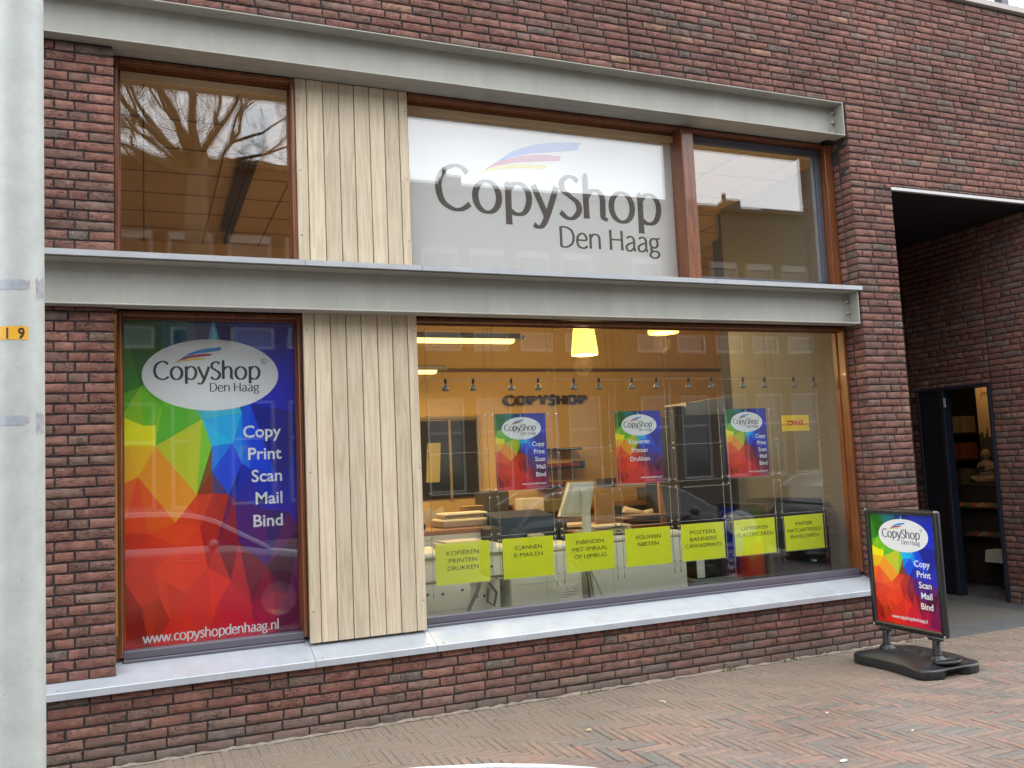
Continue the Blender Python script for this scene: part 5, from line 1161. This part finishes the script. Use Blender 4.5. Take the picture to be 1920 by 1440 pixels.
for x in (-.235, .235):
    mb = MB(); mb.lathe([(.062,.082),(.058,.102),(.038,.120),(.034,.124)], (x, 0, 0), 24); mb.build('post_collar', M_BLACK, base, local=True)
    mb = MB(); pr = []
    for i in range(9): pr += [(.024, .124+i*.011), (.0285, .1265+i*.011), (.0285, .131+i*.011), (.024, .1335+i*.011)]
    mb.lathe(pr+[(.024,.226)], (x, 0, 0), 20); sp = mb.build('spring_post', mat('dark_spring', (.035,.037,.04), .35, metal=.5), sb, local=True)
    mb = MB(); mb.bbox((x-.055, -.02, .2265), (x+.055, .02, .238), .003); mb.lathe([(0,.008),(.008,.008),(.008,0)], (x-.04, 0, .238), 6); mb.build('bracket', M_STEEL if False else M_BLACK, sp, local=True)
bw, z0, z1 = .345, .252, 1.155
mb = MB(); t_ = .022; fwd = .042
def rrect(hw, a, b, r, k=6):
    pts = []
    for cx, cz, a0 in ((hw-r, b-r, 0), (-hw+r, b-r, 90), (-hw+r, a+r, 180), (hw-r, a+r, 270)):
        for i in range(k+1): an = R_(a0+90*i/k); pts.append((cx+r*math.cos(an), cz+r*math.sin(an)))
    return pts
o_ = rrect(bw, z0, z1, .022); inn = rrect(bw-fwd, z0+fwd, z1-fwd, .0015); n = len(o_)
prof = [(o_, -.014, 1), (o_, .014, 1)]
v = []
for ring, y in ((o_, -.012), ([(x*.992, (z-.7)*.994+.7) for x, z in o_], -.020), ([(x*1.008, (z-.7)*1.006+.7) for x, z in inn], -.018), (inn, -.008)): v += [(x, y, z) for x, z in ring]
for ring, y in ((inn, .008), ([(x*1.008, (z-.7)*1.006+.7) for x, z in inn], .018), ([(x*.992, (z-.7)*.994+.7) for x, z in o_], .020), (o_, .012)): v += [(x, y, z) for x, z in ring]
b0 = len(mb.v); mb.v += v
for k in range(8):
    if k == 3: continue
    k2 = (k+1) % 8
    for i in range(n): mb.face((b0+k*n+i, b0+k*n+(i+1)%n, b0+k2*n+(i+1)%n, b0+k2*n+i), 0, True)
mb.box((-bw+fwd-.004, -.0045, z0+fwd-.004), (bw-fwd+.004, .0045, z1-fwd+.004))
mb.build('sign_frame', mat('frame_black', (.014,.015,.017), .32, coat=.2), sb, local=True)
for x in (-bw+.012, bw-.012):
    for z in (z0+.012, z1-.012): mb = MB(); mb.lathe([(0,-.0235),(.009,-.0235),(.011,-.019)], (x, 0, z), 12, ax=(0,1,0)); mb.build('corner_cap', M_STEEL, sb, local=True)
for sgn in (-1, 1):
    Ow = (-(bw-fwd)*(-sgn), .0062*sgn, z0+fwd); U = (-sgn, 0, 0)
    Ow = ((-(bw-fwd)) if sgn == -1 else (bw-fwd), .0062*sgn, z0+fwd)
    ps = rainbow(Ow, U, (0,0,1), 2*(bw-fwd), z1-z0-2*fwd, 'sign_poster', sb, 1.25, local=True)
    artwork(Ow, U, (0,0,1), 2*(bw-fwd), z1-z0-2*fwd, ps, 'B', local=True)

# ------------------------------------------------------------------ lamp post at the left edge
YPO = -2.0
lp = empty('lamp_post', (-.42, YPO, 0), 'tall pale grey lamp post with yellow number plates at the left edge', 'lamp post')
xb, xt = P(33,1300,YPO).x, P(39.5,0,YPO).x
def prad(z): return .0915-.0052*(z-.6)
def pcx(z):
    return P(33.5,1300,YPO).x+(P(39.5,0,YPO).x-P(33.5,1300,YPO).x)*(z-P(33.5,1300,YPO).z)/(P(39.5,0,YPO).z-P(33.5,1300,YPO).z)
mb = MB(); zs = [0, .5, 1, 1.5, 2, 2.5, 3, 4, 5, 6]
mb.tube([(pcx(z), YPO, z) for z in zs], [prad(z) for z in zs], 64)
mb.build('pole', mat('post_paint', (.47,.50,.475), .5, var=.14, vscale=9, bump=.12, bscale=45), lp)
mb = MB(); mb.tube([(pcx(6), YPO, 5.9), (pcx(6), YPO-.2, 6.25), (pcx(6), YPO-1.0, 6.4)], .035, 12); mb.bbox((pcx(6)-.12, YPO-1.6, 6.36), (pcx(6)+.12, YPO-.98, 6.46), .02); mb.build('lamp_arm', M_LIP, lp)
th0 = math.atan2(CAM[1]-YPO, CAM[0]-pcx(1.7))
def wrap(th, z, d): r = prad(z)+d; a = th0+th; return (pcx(z)+r*math.cos(a), YPO+r*math.sin(a), z)
def wrap_text(mb, s_, thc, z0, h, d, m, wscale=1.0):
    t0 = MB(); t0.text(s_, (0,0,0), (1,0,0), (0,0,1), h=h, align='c', bold=.03)
    r = prad(z0); mb.add([wrap(thc+x*wscale/r, z0+z, d) for x, y, z in t0.v], t0.f, m)
def patch(mb, th_a, th_b, z0, z1, d, m=0, n=14, rag=0, seed=1):
    rnd = random.Random(seed); pts = []
    for i in range(n+1):
        th = th_a+(th_b-th_a)*i/n; j0, j1 = rnd.uniform(-rag, rag), rnd.uniform(-rag, rag); e = 0
        pts += [wrap(th, z0+j0, d), wrap(th, z1+j1, d)]
    mb.add(pts, [(2*i, 2*i+2, 2*i+3, 2*i+1) for i in range(n)], m)
zn0, zn1 = P(25,636,YPO-.09).z, P(25,610.5,YPO-.09).z
for i, (dg, thc) in enumerate((('9', .07), ('1', -.48), ('5', -1.03), ('6', -1.58))):
    mb = MB(); patch(mb, thc-.275, thc+.275, zn0, zn1, .0012, n=8); pl = mb.build('number_plate', mat('number_yellow', (.75,.40,.02), .5, var=.1, vscale=30), lp)
    mb = MB(); wrap_text(mb, dg, thc, zn0+(zn1-zn0)*.10, (zn1-zn0)*.80, .002, 0, .80); mb.build('digit', mat('digit_brown', (.035,.015,.010), .5), pl)
mb = MB(); rnd = random.Random(8)
for i in range(46):
    th, z = rnd.uniform(-1.2, 1.3), rnd.choice([rnd.uniform(.6, 1.1), rnd.uniform(.6, 3.0)]); w2, h2 = rnd.uniform(.008,.05), rnd.uniform(.001,.006)
    patch(mb, th, th+w2, z, z+h2, .0006, 0, 3, h2*.4, i)
mb.build('scuff_marks', mat('scuff', (.30,.30,.28), .8), lp)
M_TAPE = mat('tape_band', (.36,.39,.43), .35, var=.2, vscale=30); M_RES = mat('glue_residue', (.36,.35,.37), .8, var=.3, vscale=40)
for py in (532, 788):
    z = P(25, py, YPO-.09).z; mb = MB(); patch(mb, -1.9, .22, z-.018, z+.018, .0012, rag=.0012, seed=py); patch(mb, .24, .40, z-.012, z+.014, .0008, 1, 5, .006, py+1)
    patch(mb, .68, 1.25, z-.045, z+.03, .0007, 1, 9, .012, py+3); mb.build('tape_band', [M_TAPE, M_RES], lp)

# ------------------------------------------------------------------ parked cars (seen as the roof edge at the bottom and mirrored in the glass)
M_TYRE = mat('tyre', (.02,.02,.02), .8); M_RIM = mat('rim', (.4,.41,.42), .3, metal=.9)
M_CGL = mat('car_glass', (.012,.015,.016), .05, spec=.8)
def car(name, loc, paint, label):
    # local: x forward, y left, z up from the road
    g = empty(name, loc, label, 'car', 'cars parked along the kerb')
    st = [(-2.0,.62,.60),(-1.93,.86,.72),(-1.75,.98,.79),(-1.4,1.0,.84),(-.9,1.0,.86),(-.2,.99,.87),(.5,.97,.87),(.85,.95,.86),(1.2,.88,.84),(1.7,.80,.79),(1.98,.70,.70),(2.08,.52,.55)]
    roof = [(-1.9,.93),(-1.72,1.16),(-1.4,1.32),(-.95,1.375),(-.45,1.385),(-.1,1.383),(.05,1.377),(.174,1.366),(.253,1.358),(.347,1.345),(.432,1.328),(.507,1.309),(.66,1.255),(.95,1.09),(1.25,.92)]
    def belt(x):
        for (a, b, c), (d, e, f_) in zip(st, st[1:]):
            if a <= x <= d: t = (x-a)/(d-a); return b+(e-b)*t, c+(f_-c)*t
        return st[-1][1:]
    mb = MB(); K = 11
    for x, zb, hw in st:
        for a in ((-1,)): pass
        half = [(hw*.80,.20),(hw*.95,.22),(hw,.34),(hw*1.005,.55*zb/.99+.05),(hw*.985,zb*.88),(hw*.93,zb),(hw*.5,zb+.015),(0,zb+.02)]
        ring = [(-y, z) for y, z in half]+[(y, z) for y, z in half[:-1][::-1]]
        mb.v += [(x, y, z) for y, z in ring]
    m_ = 15
    for i in range(len(st)-1):
        for j in range(m_-1): mb.face((i*m_+j, i*m_+j+1, (i+1)*m_+j+1, (i+1)*m_+j), 0, True)
        mb.face((i*m_+m_-1, i*m_, (i+1)*m_, (i+1)*m_+m_-1), 0)
    mb.face(list(range(m_))[::-1], 0); mb.face([(len(st)-1)*m_+j for j in range(m_)], 0)
    # roof shell and pillars: strip above the glass
    def half_roof(x, z):
        hb = belt(x)[1]*.93; zb = belt(x)[0]; k = max(0, (z-zb)/.43); hw = hb-(.20*k)
        return hw
    b = len(mb.v); rr = []
    for x, z in roof:
        hw = half_roof(x, z); rr.append(hw)
        mb.v += [(x, -hw-.012, z-.055), (x, -hw*.985, z-.018), (x, -hw*.93, z-.002), (x, -hw*.6, z+.012), (x, 0, z+.018), (x, hw*.6, z+.012), (x, hw*.93, z-.002), (x, hw*.985, z-.018), (x, hw+.012, z-.055)]
    for i in range(len(roof)-1):
        for j in range(8):
            if (i >= 10 or i == 0) and 1 < j < 6: continue
            mb.face((b+i*9+j, b+i*9+j+1, b+(i+1)*9+j+1, b+(i+1)*9+j), 0, True)
    body = mb.build('body', paint, g, local=True)
    for sg in (-1, 1):
        k = MB(); k.tube([(x, sg*hw*.955, z-.006) for (x, z), hw in zip(roof, rr)][1:14], .005, 8); k.build('roof_trim', mat('bright_trim', (.75,.76,.78), .35, metal=.5), g, local=True)
    # glass
    mb = MB()
    for sg in (-1, 1):
        b = len(mb.v)
        for (x, z), hw in zip(roof, rr):
            zb, hb = belt(x); mb.v += [(x, sg*(hb*.93-.01), zb-.01), (x, sg*(hw+.004), max(z-.05, zb-.005))]
        for i in range(len(roof)-1): mb.face((b+2*i, b+2*i+1, b+2*i+3, b+2*i+2), 0)
    for i0, i1 in ((10, 14), (0, 1)):
        for i in range(i0, i1):
            (xa, za), (xb_, zb_) = roof[i], roof[i+1]; ha, hb_ = rr[i]*.93, rr[i+1]*.93
            mb.add([(xa,-ha,za-.004),(xb_,-hb_,zb_-.004),(xb_,0,zb_+.014),(xa,0,za+.014),(xa,ha,za-.004),(xb_,hb_,zb_-.004)], [(0,1,2,3),(3,2,5,4)], 0, True)
    mb.build('windows', M_CGL, g, local=True)
    for x in (-1.32, 1.33):
        for sg in (-1, 1):
            mb = MB(); mb.lathe([(.20,-.10),(.30,-.10),(.315,-.08),(.315,.08),(.30,.10),(.20,.10)], (x, sg*.77, .315), 28, ax=(0,1,0)); wh = mb.build('wheel', M_TYRE, g, local=True)
            mb = MB(); mb.lathe([(.20,.095*sg),(.16,.075*sg),(.05,.085*sg),(0,.09*sg)], (x, sg*.77, .315), 10, ax=(0,1,0)); mb.build('rim', M_RIM, wh, local=True)
    for sg in (-1, 1):
        mb = MB(); blob(mb, .62, sg*.93, .98, .06, .10, .065, 12); mb.build('mirror', paint, g, local=True)
        mb = MB(); blob(mb, 1.93, sg*.52, .63, .12, .14, .07, 12); mb.build('headlight', mat('lens', (.6,.62,.65), .1), g, local=True)
        mb = MB(); blob(mb, -1.93, sg*.58, .78, .05, .09, .07, 12); mb.build('tail_light', mat('red_lens', (.10,.006,.006), .2), g, local=True)
        for x in (-.55, .35):
            mb = MB(); mb.bbox((x-.09, sg*.865-.012, .80), (x+.09, sg*.865+.012, .825), .008); mb.build('door_handle', paint, g, local=True)
            mb = MB(); mb.bbox((x+.22, sg*.868-.004, .32), (x+.226, sg*.868+.004, .84), .001); mb.build('door_gap', M_DARK, g, local=True)
    return g
M_CAR1 = mat('silver_paint', (.15,.16,.175), .32, metal=.5, coat=.3); M_CAR2 = mat('dark_paint', (.02,.024,.03), .3, metal=.2, coat=.3); M_CAR3 = mat('grey_paint', (.08,.085,.09), .3, metal=.4, coat=.3)
car('parked_car', (.09, -5.135, -.12), M_CAR1, 'silver car whose curved roof edge shows at the bottom of the photograph')
car('parked_car', (6.35, -4.9, -.12), M_CAR2, 'dark car parked along the kerb, mirrored in the middle of the shop window')
car('parked_car', (11.4, -4.9, -.12), M_CAR3, 'grey car farther along the kerb, mirrored at the right of the shop window')
# ------------------------------------------------------------------ houses across the street
M_HB = mat('far_brick', (.055,.034,.027), .9, var=.25, vscale=9, bump=.2, bscale=30); M_HB2 = mat('far_brick_pale', (.075,.058,.044), .9, var=.2, vscale=9); M_HF = mat('far_window_frame', (.27,.265,.25), .5); M_HG = mat('far_glass', (.03,.035,.04), .08, spec=.8)
M_TILE = mat('roof_tiles', (.07,.05,.045), .8, var=.2, vscale=8)
def far_house(x0, x1, h, m, lab, pitch_=1.4):
    g = empty('terrace_house', ((x0+x1)/2, -16.2, 0), lab, 'house', 'houses across the street'); y = -16.2
    xs = []; x = x0+.55
    while x+1.05 < x1-.3: xs.append(x); x += pitch_
    rows = [(.9, 3.45), (4.75, 5.3), (5.75, 7.65)]
    mb = MB(); cur = x0
    segs = []
    for a in xs: segs.append((cur, a)); cur = a+1.05
    segs.append((cur, x1))
    for a, b in segs: mb.box((a, y-.35, -.1), (b, y, h))
    for a in xs:
        zc = -.1
        for z0, z1 in rows: mb.box((a, y-.35, zc), (a+1.05, y-.001, z0)); zc = z1
        mb.box((a, y-.35, zc), (a+1.05, y-.001, h))
    mb.box((x0, y-8, -.1), (x1, y-.5, h-.1)); mb.build('wall', m, g)
    for a in xs:
        for z0, z1 in rows:
            k = MB(); t = .07; k.box((a+.001, y-.12, z0+.001), (a+t, y-.03, z1-.001)); k.box((a+1.05-t, y-.12, z0+.001), (a+1.049, y-.03, z1-.001)); k.box((a+t, y-.119, z0+.001), (a+1.05-t, y-.031, z0+t)); k.box((a+t, y-.119, z1-(.22 if z1 > 7 else t)), (a+1.05-t, y-.031, z1-.001))
            if z1-z0 > 1: k.box((a+t, y-.115, z0+(z1-z0)*.62), (a+1.05-t, y-.04, z0+(z1-z0)*.62+.06))
            f = k.build('window', M_HF, g)
            k = MB(); k.box((a+t, y-.10, z0+t), (a+1.05-t, y-.09, z1-t)); k.build('pane', M_HG, f)
    mb = MB(); mb.box((x0-.05, y-8.1, h), (x1+.05, y+.18, h+.14)); r_ = mb.build('roof', M_TILE, g)
    mb = MB(); cx_ = x0+(x1-x0)*.37; mb.box((cx_, y-1.4, h+.141), (cx_+.55, y-.9, h+.75)); mb.box((cx_+.1, y-1.3, h+.751), (cx_+.2, y-1.2, h+1.05)); mb.build('chimney', m, r_)
far_house(-18, -7.0, 9.3, M_HB2, 'pale brick flat-roofed terrace across the street at the far left, seen only mirrored')
far_house(-6.98, 5.0, 9.32, M_HB, 'brown brick terrace across the street mirrored in the left windows')
far_house(5.02, 13.0, 9.25, M_HB, 'brown brick terrace across the street mirrored in the logo window')
far_house(13.02, 26, 9.28, M_HB2, 'pale brick terrace across the street mirrored in the right windows')
# ------------------------------------------------------------------ bare street trees
M_BARK = mat('bark', (.11,.085,.06), .9, var=.3, vscale=10, bump=.5, bscale=30)
def tree(x, y, lab, seed, h0=6.9, scale=1.0):
    g = empty('bare_tree', (x, y, -.12), lab, 'tree', 'bare trees along the street'); rnd = random.Random(seed); T, B = MB(), MB()
    def branch(p, d, r, L, lv, mbx):
        n = 5 if lv < 3 else 4; pts = [p]; q = p; dd = d.copy()
        for i in range(n):
            dd = (dd+Vector((rnd.uniform(-1,1), rnd.uniform(-1,1), rnd.uniform(-.5,.75)))*(.17+.05*lv)).normalized(); q = q+dd*(L/n); pts.append(q)
        rs = [max(.0045, r*(1-.5*i/n)) for i in range(n+1)]
        mbx.tube(pts, rs, 8 if lv < 2 else (5 if lv < 4 else 3), caps=False)
        if lv >= 6: return
        kids = 3 if lv in (0,) else (rnd.choice((2,3)) if lv < 3 else rnd.choice((2,2,3)))
        for k in range(kids):
            t = 1.0 if k == 0 else rnd.uniform(.35, .95); i = min(n, int(t*n)); pp = pts[i]
            sp_ = rnd.uniform(.35, .95) if k else rnd.uniform(.1, .45); ax = dd.orthogonal(); ax.rotate(Matrix.Rotation(rnd.uniform(0, 6.28), 4, dd) if True else None)
            nd = (dd*math.cos(sp_)+ax.normalized()*math.sin(sp_)).normalized(); nd.z = nd.z*.85+.08
            branch(pp, nd.normalized(), rs[i]*(.78 if k == 0 else rnd.uniform(.5,.72)), L*rnd.uniform(.66,.86), lv+1, B)
        if lv >= 3:
            for k in range(5):
                i = rnd.randint(1, n); nd = (dd+Vector((rnd.uniform(-1,1), rnd.uniform(-1,1), rnd.uniform(-.6,.9)))).normalized(); B.tube([pts[i], pts[i]+nd*L*.3, pts[i]+(nd+Vector((0,0,.25)))*L*.55], [max(.004, rs[i]*.35), .0035, .002], 3, caps=False)
    T.tube([(x,y,-.12),(x+.03,y,2),(x-.02,y,4.5),(x,y,h0)], [.30*scale,.25*scale,.22*scale,.19*scale], 14)
    for k in range(11):
        a = 2*math.pi*k/11+rnd.uniform(-.3,.3); el = rnd.uniform(.15, 1.15)
        branch(Vector((x, y, h0-.1-.05*k)), Vector((math.cos(a)*math.cos(el), math.sin(a)*math.cos(el), math.sin(el))), rnd.uniform(.05,.105)*scale, 1.75*scale, 1, B)
    T.build('trunk', M_BARK, g); B.build('branches', M_BARK, g)
tree(.95, -10.9, 'large bare spreading tree whose crown is mirrored in the upper left window', 31, h0=7.75, scale=1.0)
tree(-6.4, -11.4, 'bare street tree farther left, mirrored beside the lamp post', 8)
